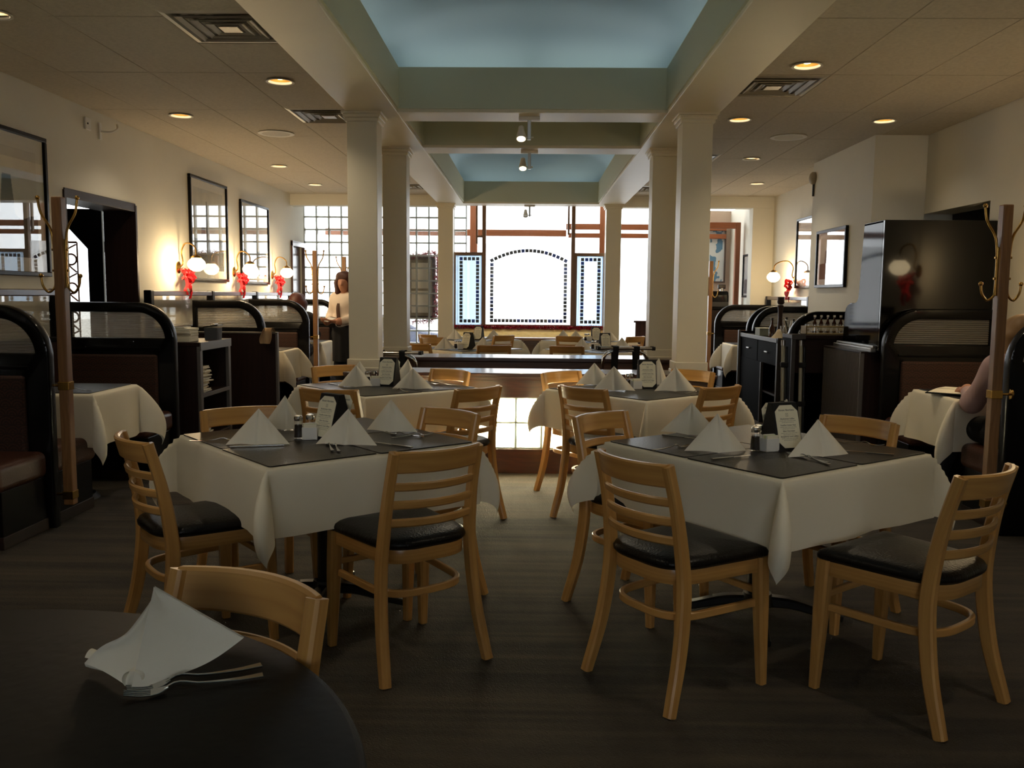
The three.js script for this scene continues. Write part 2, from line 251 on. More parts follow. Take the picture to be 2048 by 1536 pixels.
// ---- columns
const colG = (() => { const g = [bx(0.23, 2.78, 0.23, 0, 1.39, 0, 0.004)]; g.push(bx(0.262, 0.03, 0.262, 0, 2.73, 0, 0.006), bx(0.285, 0.03, 0.285, 0, 2.758, 0, 0.008), bx(0.31, 0.02, 0.31, 0, 2.782, 0, 0.004)); return mergeGeometries(g.map(fin)); })();
const colBase = mergeGeometries([bx(0.258, 0.075, 0.258, 0, 0.855, 0, 0.006), bx(0.272, 0.03, 0.272, 0, 0.812, 0, 0.008)].map(fin));
for (const z of [-6.955, -8.57, -13.62]) for (const sd of [-1, 1]) {
  const c = struct('column', colG, M.trim); c.position.set(sd < 0 ? -1.302 : 1.262, 0, z); c.castShadow = true;
  if (z > -13) struct('column_base', colBase, M.trim, c);
}
// ---- glass block builder
const blockG = (() => {
  const w = 0.194, d = 0.085, t = 0.008, f = (z) => fin(bx(w - 0.004, w - 0.004, 0.004, 0, 0, z, 0.0015));
  const a = mergeGeometries([f(d / 2), f(-d / 2)]), e = mergeGeometries([box2(-w / 2, w / 2, w / 2 - t, w / 2, -d / 2, d / 2, 0.002), box2(-w / 2, w / 2, -w / 2, -w / 2 + t, -d / 2, d / 2, 0.002), box2(-w / 2, -w / 2 + t, -w / 2 + t, w / 2 - t, -d / 2, d / 2, 0.002), box2(w / 2 - t, w / 2, -w / 2 + t, w / 2 - t, -d / 2, d / 2, 0.002)].map(fin));
  const n = a.attributes.position.count, g = mergeGeometries([a, e]); g.addGroup(0, n, 0); g.addGroup(n, e.attributes.position.count, 1); return g;
})();
function glassBlocks(parent, x0, y0, z, nx, ny, mats) {
  const p = 0.2032;
  const joints = []; for (let i = 0; i <= nx; i++) joints.push(box2(x0 + i * p - 0.0045, x0 + i * p + 0.0045, y0, y0 + ny * p, z - 0.034, z + 0.034, 0)); for (let j = 0; j <= ny; j++) joints.push(box2(x0, x0 + nx * p, y0 + j * p - 0.0045, y0 + j * p + 0.0045, z - 0.034, z + 0.034, 0));
  part('mortar_joints', joints, M.mortar, parent);
  for (let j = 0; j < ny; j++) for (let i = 0; i < nx; i++) { const o = new THREE.Mesh(blockG, mats); o.name = 'glass_block'; o.castShadow = o.receiveShadow = true; o.position.set(x0 + (i + 0.5) * p, y0 + (j + 0.5) * p, z); o.rotation.set(rr(-0.004, 0.004), rr(-0.006, 0.006), 0); parent.add(o); }
}
{ const g = structGroup('wall_glass_block'); glassBlocks(g, -3.68, 0.2, ZF - 0.05, 13, 13, [M.blockGlass, M.blockEdge]); }
// ---- two half walls: the near one with lit glass block
{
  const g = structGroup('half_wall');
  const wd = M.walnut;
  part('cap', [box2(-1.45, 1.45, 0.765, 0.8, -7.2, -6.74, 0.01, 'x'), box2(-1.44, 1.44, 0.74, 0.765, -7.18, -6.77, 0.006, 'x')], wd, g);
  part('upper_panel', [box2(-1.42, 1.42, 0.6, 0.74, -6.86, -6.82, 0.003, 'x'), box2(-1.42, 1.42, 0.0, 0.74, -7.14, -7.1, 0.003, 'x')], wd, g);
  part('base_panel', [box2(-1.42, 1.42, 0, 0.192, -6.87, -6.82, 0.003, 'x'), box2(-1.42, -1.13, 0.192, 0.6, -6.86, -6.82, 0.003), box2(1.13, 1.42, 0.192, 0.6, -6.86, -6.82, 0.003), box2(-1.42, -1.38, 0, 0.74, -7.12, -6.84, 0), box2(1.38, 1.42, 0, 0.74, -7.12, -6.84, 0)], wd, g);
  glassBlocks(g, -1.1176, 0.194, -6.885, 11, 2, [P('#fffdf4', { transmission: 1, roughness: 0.5 }), M.blockEdge]);
  // lamp tubes behind the glass block, with their light
  const t = thing('fluorescent_tube', 'lit tube lamp glowing behind the glass block of the half wall', 'lamp', [0, 0.42, -7.05]);
  part('tube', new THREE.CylinderGeometry(0.016, 0.016, 2.1, 12).rotateZ(PI / 2), new THREE.MeshStandardMaterial({ color: '#ffffff', emissive: new THREE.Color(1, 0.95, 0.78), emissiveIntensity: 14 }), t);
  part('end_cap', [cyl(0.02, 0.02, 0.04, 0, 0, 0).rotateZ(PI / 2).translate(1.06, 0, 0), cyl(0.02, 0.02, 0.04, 0, 0, 0).rotateZ(PI / 2).translate(-1.06, 0, 0)], M.white, t);
  const a = new THREE.RectAreaLight(new THREE.Color(1, 0.965, 0.86), 85, 2.1, 0.3); a.position.set(0, 0.42, -7.02); a.lookAt(0, 0.4, 0); scene.add(a);
}
{
  const g = structGroup('half_wall');
  part('cap', [box2(-1.45, 1.45, 0.775, 0.815, -8.72, -8.2, 0.01, 'x')], M.walnut, g);
  part('front_panel', [box2(-1.42, 1.42, 0.15, 0.775, -8.32, -8.28, 0.003, 'x')], M.mahogany, g);
  part('base_panel', [box2(-1.42, 1.42, 0, 0.15, -8.33, -8.27, 0.004, 'x'), box2(-1.42, 1.42, 0, 0.775, -8.66, -8.62, 0.003, 'x'), box2(-1.42, -1.38, 0, 0.775, -8.62, -8.32, 0), box2(1.38, 1.42, 0, 0.775, -8.62, -8.32, 0)], M.walnut, g);
}

// ================================================================ FRONT BAY, PORCH, STREET
const tileCols = ['#1d3f9c', '#20242a', '#3a3d40', '#5d5e5c', '#16181c', '#2a2f3a', '#585a52', '#23409a', '#31343a', '#474a45'].map((c) => P(c, { roughness: 0.25, transmission: 0.12, clearcoat: 0.4 }));
const tileG = fin(bx(0.051, 0.051, 0.008, 0, 0, 0, 0.003));
function glassTile(parent, x, y, z, rot = 0) { const o = new THREE.Mesh(tileG, tileCols[floor(rnd() * tileCols.length)]); o.name = 'glass_tile'; o.position.set(x, y, z); o.rotation.z = rot; o.castShadow = o.receiveShadow = true; parent.add(o); }
function frameG(x0, x1, y0, y1, z0, z1, w) { return [box2(x0, x0 + w, y0, y1, z0, z1, 0.004), box2(x1 - w, x1, y0, y1, z0, z1, 0.004), box2(x0 + w, x1 - w, y0, y0 + w, z0, z1, 0.004, 'x'), box2(x0 + w, x1 - w, y1 - w, y1, z0, z1, 0.004, 'x')]; }
for (const [x0, x1] of [[-1.225, -0.715], [0.685, 1.195]]) {
  const g = structGroup('window');
  part('window_frame', frameG(x0, x1, 0.88, 2.07, -13.93, -13.87, 0.05), M.postWood, g);
  part('pane', box2(x0 + 0.05, x1 - 0.05, 0.93, 2.02, -13.902, -13.898, 0), M.frosted, g, 'frosted etched glass');
  const a = x0 + 0.135, b = x1 - 0.115, p = 0.0575, n = 17;
  for (let i = 0; i <= n; i++) { glassTile(g, a, 0.99 + i * p, -13.892); glassTile(g, b, 0.99 + i * p, -13.892); }
  for (let i = 1; i < 4; i++) for (const y of [0.99, 0.99 + n * p]) glassTile(g, a + (b - a) * i / 4, y, -13.892);
  part('lead_line', [0.05, 0.062].flatMap((o) => frameG(a - o, b + o, 0.99 - o, 0.99 + n * p + o, -13.894, -13.89, 0.004)), M.iron, g);
}
{
  const g = structGroup('window');
  part('window_frame', [box2(-0.76, -0.70, 0.88, 2.79, -13.95, -13.86, 0.005), box2(0.64, 0.70, 0.88, 2.79, -13.95, -13.86, 0.005), box2(-1.23, 1.2, 0.86, 0.9, -13.97, -13.84, 0.006, 'x'), box2(-0.7, 0.64, 0.9, 0.94, -13.93, -13.88, 0.004, 'x'), box2(-0.86, -0.83, 2.2, 2.79, -13.93, -13.88, 0.004), box2(-0.83, -0.76, 2.3, 2.33, -13.93, -13.88, 0.004), box2(0.58, 0.61, 2.35, 2.79, -13.95, -13.9, 0.004)], M.postWood, g);
  part('pane', box2(-0.7, 0.64, 0.94, 2.2, -13.912, -13.908, 0), M.frostedLight, g, 'frosted etched glass'); part('pane', box2(-0.7, 0.64, 2.2, 2.79, -13.912, -13.908, 0), M.pane, g);
  const x0 = -0.605, x1 = 0.555, p = 0.0585;
  for (let i = 0; i < 16; i++) { glassTile(g, x0, 1.0 + i * p, -13.9); glassTile(g, x1, 1.0 + i * p, -13.9); }
  for (let i = 1; i < 19; i++) glassTile(g, x0 + (x1 - x0) * i / 19, 1.0, -13.9);
  for (let i = 0; i <= 19; i++) { const t = i / 19, u = 2 * t - 1; glassTile(g, x0 + (x1 - x0) * t, 1.945 + 0.155 * (1 - u * u), -13.9, -u * 0.5); }
  part('lead_line', [sweep(Array.from({ length: 13 }, (_, i) => { const u = -1 + i / 6; return V(-0.025 + 0.62 * u, 1.985 + 0.155 * (1 - u * u), -13.9); }), () => [0.004, 0.004], 24, V(0, 0, 1)), box2(-0.645, -0.641, 0.96, 1.99, -13.902, -13.898, 0), box2(0.591, 0.595, 0.96, 1.99, -13.902, -13.898, 0), box2(-0.645, 0.595, 0.956, 0.96, -13.902, -13.898, 0)], M.iron, g);
}
struct('trim_sill', [box2(-1.25, 1.22, 0.83, 0.86, -13.96, -13.84, 0.004, 'x'), box2(-1.25, 1.22, 0.0, 0.7, -13.95, -13.88, 0.004, 'x'), box2(-1.25, 1.22, 0.70, 0.745, -13.96, -13.55, 0.006, 'x')], M.postWood);
function tinsel(path, n, r, len, seed) {
  const q = mulberry(seed), cv = new THREE.CatmullRomCurve3(path), pos = [], d = V(), s = V();
  for (let i = 0; i < n; i++) {
    const c = cv.getPoint(q()); d.set(q() - 0.5, q() - 0.5, q() - 0.5).normalize(); s.set(q() - 0.5, q() - 0.5, q() - 0.5).cross(d).normalize().multiplyScalar(0.0035);
    const L = len * (0.6 + 0.6 * q()), a = c.clone().addScaledVector(d, r * 0.1), b = c.clone().addScaledVector(d, L);
    const k = a.clone().add(s), l = a.clone().sub(s), m = b.clone().add(s), o = b.clone().sub(s);
    for (const v of [k, l, m, l, o, m]) pos.push(v.x, v.y, v.z);
  }
  const g = new THREE.BufferGeometry(); g.setAttribute('position', new THREE.Float32BufferAttribute(pos, 3)); g.computeVertexNormals(); return mergeGeometries([fin(g), fin(tube(path, r * 0.25, 40, 5))]);
}
one('tinsel_garland', tinsel([V(-1.2, 0.905, -13.8), V(-0.6, 0.9, -13.79), V(0, 0.905, -13.8), V(0.6, 0.9, -13.79), V(1.18, 0.91, -13.8)], 1500, 0.02, 0.042, 3), M.tinsel, 'red tinsel garland lying along the sill under the stained glass windows', 'garland');
one('gold_fabric', gridSheet(120, 14, (s, t) => { const x = -1.2 + 2.38 * s, n = fbm(s, t, 30, 3, 91, 3) - 0.5; return [x, 0.752 + 0.115 * t + 0.03 * n * t, -13.62 - 0.16 * t + 0.09 * n, s * 3, t]; }), M.gold, 'crumpled golden gauze bunched below the red garland on the window ledge', 'fabric');
// porch frame beyond the bay
struct('trim_porch', [box2(-1.06, -0.93, 0, 3.0, -15.56, -15.44, 0.005), box2(1.2, 1.31, 2.0, 3.0, -15.56, -15.44, 0.005), box2(-3.6, 0.62, 2.43, 2.54, -15.55, -15.45, 0.005, 'x'), box2(0.62, 3.4, 2.55, 2.65, -15.55, -15.45, 0.005, 'x'), box2(0.66, 3.4, 2.41, 2.49, -15.53, -15.46, 0.005, 'x'), box2(1.2, 1.31, 0, 2.0, -15.54, -15.46, 0.005)], M.cherry);
{ const g = structGroup('door'); part('door_frame', [box2(2.28, 2.38, 0, 2.62, -14.66, -14.58, 0.005), box2(3.36, 3.44, 0, 2.62, -14.66, -14.58, 0.005), box2(2.38, 3.36, 2.52, 2.62, -14.66, -14.58, 0.005, 'x')], M.cherry, g); }
struct('wall_porch', box2(2.75, 3.5, 0, 2.9, -15.7, -15.6, 0), S('#c9b3a2'));
// far left door in the left wall
{ const g = structGroup('door'); part('door_frame', [box2(XL - 0.02, XL + 0.03, 0, 2.2, -13.56, -13.5, 0.005), box2(XL - 0.02, XL + 0.03, 0, 2.2, -14.27, -14.22, 0.005), box2(XL - 0.02, XL + 0.035, 2.13, 2.21, -14.27, -13.5, 0.005, 'z')], M.walnut, g); part('door_leaf', [box2(XL - 0.1, XL - 0.05, 0, 2.14, -14.24, -13.56, 0.004), box2(XL - 0.052, XL - 0.04, 1.1, 2.0, -14.14, -13.66, 0.004), box2(XL - 0.052, XL - 0.04, 0.2, 0.95, -14.14, -13.66, 0.004)], M.walnut, g); part('door_handle', [cyl(0.025, 0.025, 0.05, XL - 0.03, 1.02, -13.63).rotateY(0)], M.brass, g); }
// left vestibule: dark panelled box open toward the street at its far end
struct('wall_vestibule', [box2(-5.3, -5.2, -0.1, 2.6, -8.22, -6.6, 0), box2(-5.3, -3.95, -0.1, 2.6, -6.6, -6.5, 0), box2(-5.3, -3.95, 2.5, 2.6, -8.22, -6.5, 0), box2(-5.3, -3.95, -0.1, 0.0, -8.3, -6.5, 0), box2(-5.3, -5.02, 0, 2.5, -8.3, -8.2, 0)], M.laminate);
// left entrance: jambs, and the leaf standing open outside with its octagonal etched pane
{
  const g = structGroup('door');
  part('door_frame', [box2(XL - 0.29, XL + 0.015, 0, 2.2, -8.195, -8.16, 0.004), box2(XL - 0.29, XL + 0.01, 2.14, 2.215, -8.18, -6.93, 0.004, 'z'), box2(XL - 0.29, XL + 0.015, 0, 2.2, -6.95, -6.915, 0.004)], M.laminate, g);
  const leaf = new THREE.Group(); leaf.name = 'door_leaf'; leaf.position.set(-4.02, 0, -8.25); leaf.rotation.y = R(4); g.add(leaf);
  const s = shapeOf([[0, 0.02], [-0.95, 0.02], [-0.95, 2.17], [0, 2.17]]);
  const oct = (i) => [[-0.14 - i, 0.5 + i], [-0.14 - i, 1.8 - i], [-0.3 - i * 0.4, 1.98 - i], [-0.65 + i * 0.4, 1.98 - i], [-0.81 + i, 1.8 - i], [-0.81 + i, 0.5 + i], [-0.65 + i * 0.4, 0.32 + i], [-0.3 - i * 0.4, 0.32 + i]];
  s.holes.push(new THREE.Path(oct(0).map(([x, y]) => new THREE.Vector2(x, y))));
  part('leaf_panel', extr(s, 0.045, 0.004), M.black, leaf);
  part('pane', extr(shapeOf(oct(0)), 0.008), P('#fbfdff', { transmission: 1, roughness: 0.55 }), leaf);
  const orn = []; for (const x of [-0.24, -0.7]) { orn.push(box2(x - 0.007, x + 0.007, 0.5, 1.86, 0.006, 0.014, 0.002)); for (let k = 0; k < 5; k++) orn.push(new THREE.TorusGeometry(0.05, 0.009, 6, 18).translate(x - 0.06, 0.62 + k * 0.27, 0.01), tube([V(x - 0.01, 0.5 + k * 0.27, 0.01), V(x - 0.09, 0.58 + k * 0.27, 0.01), V(x - 0.1, 0.7 + k * 0.27, 0.01), V(x - 0.01, 0.76 + k * 0.27, 0.01)], 0.008, 12, 6)); }
  orn.push(box2(-0.7, -0.24, 1.85, 1.87, 0.006, 0.014, 0.002));
  part('etched_ornament', orn, S('#8a5128', { roughness: 0.5 }), leaf);
  part('hinge', [cyl(0.012, 0.012, 0.1, 0.02, 1.82, 0), cyl(0.012, 0.012, 0.1, 0.02, 0.4, 0)], M.iron, g).position.set(-4.02, 0, -8.25);
}
// menu case hung outside the glass block, trimmed with tinsel
{
  const t = thing('menu_case', 'cream menu case with dark frame hung behind the glass block wall', 'menu case', [-1.98, 1.0, -14.5]);
  part('frame', frameG(-0.42, 0.42, 0, 1.02, -0.05, 0.04, 0.05), M.laminate, t); part('back_board', box2(-0.37, 0.37, 0.05, 0.97, -0.04, -0.02, 0), S('#8f8468'), t);
  part('sheet', [box2(-0.3, -0.02, 0.5, 0.92, -0.02, -0.015, 0), box2(0.02, 0.3, 0.5, 0.92, -0.02, -0.015, 0), box2(-0.3, -0.02, 0.1, 0.46, -0.02, -0.015, 0), box2(0.02, 0.3, 0.1, 0.46, -0.02, -0.015, 0)], M.paper, t);
  one('tinsel_garland', tinsel([V(-2.3, 2.05, -14.48), V(-1.9, 2.03, -14.47), V(-1.56, 2.06, -14.47), V(-1.53, 1.7, -14.47), V(-1.55, 1.35, -14.47), V(-1.56, 1.02, -14.47), V(-1.95, 0.95, -14.47)], 1400, 0.03, 0.075, 5), M.tinsel, 'pink red tinsel garland draped over the menu case behind glass block', 'garland');
}
// parked car on the street
{
  const t = thing('parked_car', 'dark blue parked car seen through the lower glass block', 'car', [-4.2, -0.49, -22.5]);
  const prof = [[-2.2, 0.35], [-2.25, 0.62], [-2.1, 0.82], [-1.15, 0.95], [-0.55, 1.36], [0.75, 1.4], [1.55, 1.0], [2.1, 0.92], [2.25, 0.6], [2.2, 0.3], [1.75, 0.28], [-1.8, 0.28]];
  part('body', extr(shapeOf(prof), 1.7, 0.06), P('#1a2746', { roughness: 0.25, clearcoat: 1 }), t);
  part('side_windows', extr(shapeOf([[-0.95, 0.98], [-0.48, 1.29], [0.7, 1.32], [1.3, 1.0]]), 1.72, 0.01), P('#0b0d10', { roughness: 0.05 }), t);
  for (const x of [-1.4, 1.4]) for (const z of [-0.78, 0.78]) { const w = part('wheel', new THREE.TorusGeometry(0.24, 0.085, 10, 24), M.rubber, t); w.position.set(x, 0.33, z); part('hub', cyl(0.17, 0.17, 0.12, 0, 0, 0).rotateX(PI / 2), M.alu, w); }
}
one('snow_bank', gridSheet(60, 10, (s, t) => [-14 + 28 * s, -0.5 + 0.5 * sin(PI * t) * (0.5 + 0.6 * fbm(s, t, 14, 3, 13, 3)), -18.6 + 1.6 * (0.5 - t), s, t]), S('#f2f5f8', { roughness: 0.9 }), 'low bank of old snow along the kerb outside the windows', 'snow').userData.kind = 'stuff';

// ================================================================ CEILING FITTINGS
const dlParts = {
  ring: mergeGeometries([fin(lathe([[0.082, 0.0], [0.098, -0.006], [0.1, -0.012], [0.083, -0.01], [0.079, 0.006]], 32))]),
  cone: fin(lathe([[0.08, 0.004], [0.066, 0.05], [0.05, 0.1], [0.03, 0.115], [0.0, 0.118]], 32)),
  bulb: fin(lathe([[0, 0.006], [0.024, 0.012], [0.036, 0.034], [0.028, 0.07], [0.012, 0.1], [0, 0.1]], 16)),
};
M.goldCone.side = THREE.DoubleSide;
const dlText = ['close to the near left diffuser by the beam', 'nearest the left wall, before the round speaker', 'farther along the left aisle, past the speaker', 'last one on the left, by the glass block wall', 'brightest, next to the near right diffuser', 'small one beside the right front column', 'right side, nearest the wall pier corner', 'right side, just past the round speaker', 'last one on the right, near the front wall', 'over the nearest left booth', 'over the right booth with the blond guest', 'over the left aisle near the viewer', 'over the right aisle near the viewer'];
let dl0;
downlights.forEach(([x, z], i) => {
  const lab = 'recessed gold ceiling downlight ' + dlText[i];
  let t;
  if (!dl0) { t = dl0 = thing('ceiling_downlight', lab, 'downlight', [x, HC, z], 0, 'recessed ceiling downlights'); part('trim_ring', dlParts.ring, M.white, t); part('reflector', dlParts.cone, M.goldCone, t); part('bulb', dlParts.bulb, M.bulb, t); } else t = copy(dl0, lab, [x, HC, z]);
  const l = new THREE.SpotLight(DOWN, [0.9, 0.7, 1, 1, 1, 0.1, 0.3, 1, 1, 0.6, 0.25, 0.8, 0.8][i] * DOWN_I, 0, R(62), 0.7, 2); l.position.set(x, HC - 0.02, z); l.target.position.set(x, 0, z); l.castShadow = true; l.shadow.radius = 2; scene.add(l, l.target);
});
{
  const ringSq = (h0, y0, h1, y1) => { const g = new THREE.BufferGeometry(), p = []; const c = (h, y) => [[-h, y, -h], [h, y, -h], [h, y, h], [-h, y, h]], a = c(h0, y0), b = c(h1, y1); for (let i = 0; i < 4; i++) { const j = (i + 1) % 4; for (const v of [a[i], b[i], a[j], a[j], b[i], b[j]]) p.push(...v); } g.setAttribute('position', new THREE.Float32BufferAttribute(p, 3)); g.computeVertexNormals(); return fin(g); };
  M.vent = S('#b9b3a6', { metalness: 0.3, roughness: 0.4, side: THREE.DoubleSide });
  const texts = ['in the left ceiling nearest the viewer', 'beside the left front column', 'far left, near the glass block wall', 'beside the near right bright downlight', 'partly behind the right front column', 'far right, before the front bulkhead'];
  let d0;
  diffusers.forEach(([x, z], i) => {
    const lab = 'square stepped metal air diffuser ' + texts[i];
    if (d0) return copy(d0, lab, [x, HC, z]);
    d0 = thing('air_diffuser', lab, 'air vent', [x, HC, z], 0, 'square ceiling air diffusers');
    part('outer_frame', [ringSq(0.303, 0.002, 0.27, -0.004), ringSq(0.27, -0.004, 0.255, 0.03)], M.vent, d0);
    for (const h of [0.235, 0.17, 0.105]) part('louver', [ringSq(h, -0.012, h - 0.045, 0.012), ringSq(h, -0.012, h + 0.004, -0.008), ringSq(h - 0.03, 0.004, h - 0.036, -0.006)], M.vent, d0);
    part('core', bx(0.11, 0.006, 0.11, 0, -0.008, 0, 0.002), M.vent, d0); part('duct_box', box2(-0.3, 0.3, 0.035, 0.04, -0.3, 0.3, 0), S('#2b2925'), d0);
  });
  const sp = thing('ceiling_speaker', 'round perforated white ceiling speaker on the left side', 'speaker', [-2.42, HC, -8.44], 0, 'round ceiling speakers');
  part('rim', lathe([[0.13, 0.0], [0.165, -0.002], [0.17, -0.008], [0.15, -0.014], [0.13, -0.01]], 36), M.white, sp); part('grille', lathe([[0.0, -0.012], [0.132, -0.01], [0.132, 0.0]], 36), S('#d8d2c4', { bumpMap: tex(64, 64, (u, v) => (hypot(((u * 16) % 1) - 0.5, ((v * 16) % 1) - 0.5) < 0.3 ? 0 : 255), [0.12, 0.12], false), bumpScale: 0.003 }), sp);
  copy(sp, 'round perforated white ceiling speaker on the right side', [2.42, HC, -8.49]);
}
{ // spot heads under the cross beams
  const mk = (lab, z, on) => {
    const t = thing('spot_lamp', lab, 'spotlight', [-0.02, 2.785, z], 0, 'white spot heads under the cross beams');
    part('canopy', [bx(0.165, 0.026, 0.05, 0, -0.013, 0, 0.004)], M.white, t);
    part('stem', [bx(0.03, 0.15, 0.03, 0.0, -0.1, 0, 0.004)], M.alu, t); part('arm', bx(0.07, 0.012, 0.02, 0.0, -0.155, 0, 0.003), M.white, t);
    const h = part('head', lathe([[0, 0.06], [0.022, 0.058], [0.026, 0.02], [0.036, -0.02], [0.038, -0.055], [0.034, -0.055], [0.03, -0.02], [0, -0.01]], 24), M.white, t); h.position.set(-0.062, -0.125, 0); h.rotation.x = R(-28);
    const b = part('bulb', lathe([[0, -0.05], [0.028, -0.046], [0.032, -0.03], [0, -0.012]], 20), on ? M.bulb : M.white, h);
    if (on) { const l = new THREE.SpotLight(DOWN, TRACK_I, 0, R(40), 0.5, 2); l.position.set(-0.082, 2.6, z + 0.04); l.target.position.set(-0.1, 0.7, z + 1.1); l.castShadow = true; scene.add(l, l.target); }
  };
  mk('lit white spot head under the nearest cross beam', -7.0, true); mk('lit white spot head under the second cross beam', -8.6, true); mk('unlit spot head under the far beam, before the window', -13.7, false);
}

// ================================================================ CHAIRS
function makeChair() {
  const t = new THREE.Group(); t.name = 'dining_chair'; t.userData = { category: 'chair' };
  const rearC = (s) => [V(s * 0.222, 0, -0.245), V(s * 0.206, 0.2, -0.19), V(s * 0.194, 0.4, -0.165), V(s * 0.187, 0.5, -0.168), V(s * 0.18, 0.68, -0.195), V(s * 0.176, 0.845, -0.238)];
  const at = (y, dz = 0) => { const p = rearC(1); for (let i = 0; i < 5; i++) if (y <= p[i + 1].y || i === 4) { const k = (y - p[i].y) / (p[i + 1].y - p[i].y); return [p[i].x + (p[i + 1].x - p[i].x) * k, p[i].z + (p[i + 1].z - p[i].z) * k + dz]; } };
  for (const s of [-1, 1]) part('rear_leg', sweep(rearC(s), (k) => [0.038 - 0.004 * k, 0.038 + 0.012 * sin(PI * min(1, k * 1.15))], 26), M.beech, t);
  for (const s of [-1, 1]) part('front_leg', sweep([V(s * 0.21, 0, 0.222), V(s * 0.206, 0.2, 0.214), V(s * 0.2, 0.478, 0.205)], (k) => [0.032 + 0.018 * min(1, k * 1.5), 0.032 + 0.018 * min(1, k * 1.5)], 8), M.beech, t);
  // bent rim under the seat
  const o = roundedOutline([[-0.212, 0.225], [0.212, 0.225], [0.178, -0.205], [-0.178, -0.205]], [0.02, 0.02, 0.13, 0.13], 8);
  const rim = shapeOf(o.map(([x, z]) => [x, -z])); rim.holes.push(new THREE.Path(o.map(([x, z]) => new THREE.Vector2(x * 0.89, -z * 0.89))));
  part('seat_rim', uvBox(toCreasedNormals(extr(rim, 0.056, 0.003).rotateX(-PI / 2).translate(0, 0.45, 0), 0.6), 'x'), M.beech, t);
  part('seat_cushion', rings(o.slice().reverse(), [[0.95, 0.472], [1.01, 0.475], [1.045, 0.484], [1.05, 0.495], [1.02, 0.507], [0.92, 0.517], [0.72, 0.525], [0.4, 0.53], [0.15, 0.531]].map(([s, y]) => [s, y])), M.vinyl, t);
  // bent hoop stretcher and front bar
  const hoop = roundedOutline([[-0.192, 0.215], [-0.168, -0.185], [0.168, -0.185], [0.192, 0.215]], [0.001, 0.13, 0.13, 0.001], 7).slice(6, -6).map(([x, z]) => V(x, 0.305, z));
  part('hoop_stretcher', sweep(hoop, () => [0.019, 0.028], 40, (k, c, T) => V(T.z, 0, -T.x)), M.beech, t);
  part('front_stretcher', bx(0.38, 0.026, 0.018, 0, 0.345, 0.21, 0.004, 'x'), M.beech, t);
  // curved back: broad top rail, three slats
  const rail = (y0, y1, th) => { const g = [], n = 18; const f = (y, u, off) => { const [x, z] = at(y); return V(u * (x + 0.002), y, z - 0.052 * (1 - u * u) + off); }; const pos = [], idx = [], uv = []; const sec = [[y0, -th], [y0, th], [y1, th], [y1, -th]]; const c = 0.006; const ring = [[y0 + c, -th], [y0, -th + c], [y0, th - c], [y0 + c, th], [y1 - c, th], [y1, th - c], [y1, -th + c], [y1 - c, -th]]; for (let i = 0; i <= n; i++) { const u = -1 + 2 * i / n; ring.forEach(([y, q], j) => { const p = f(y, u, q); pos.push(p.x, p.y, p.z); uv.push(y + q, u * 0.2); }); if (i < n) for (let j = 0; j < 8; j++) { const a = i * 8 + j, b = i * 8 + (j + 1) % 8; idx.push(a, b, a + 8, b, b + 8, a + 8); } } for (let j = 1; j < 7; j++) { idx.push(0, j + 1, j); idx.push(n * 8, n * 8 + j, n * 8 + j + 1); } const gg = new THREE.BufferGeometry(); gg.setAttribute('position', new THREE.Float32BufferAttribute(pos, 3)); gg.setAttribute('uv', new THREE.Float32BufferAttribute(uv, 2)); gg.setIndex(idx); return toCreasedNormals(gg, 0.55); };
  part('top_rail', rail(0.768, 0.85, 0.0115), M.beech, t);
  for (const y of [0.7, 0.632, 0.564]) part('slat', rail(y, y + 0.033, 0.0085), M.beech, t);
  return t;
}
const chair0 = makeChair(); let chairN = 0;
function chair(x, z, fx, fz, label, group) {
  const t = chairN++ ? chair0.clone() : chair0; t.name = numbered('dining_chair'); t.position.set(x, 0, z); t.rotation.set(0, atan2(fx, fz), 0);
  t.userData = { label, category: 'chair', group }; scene.add(t); return t;
}

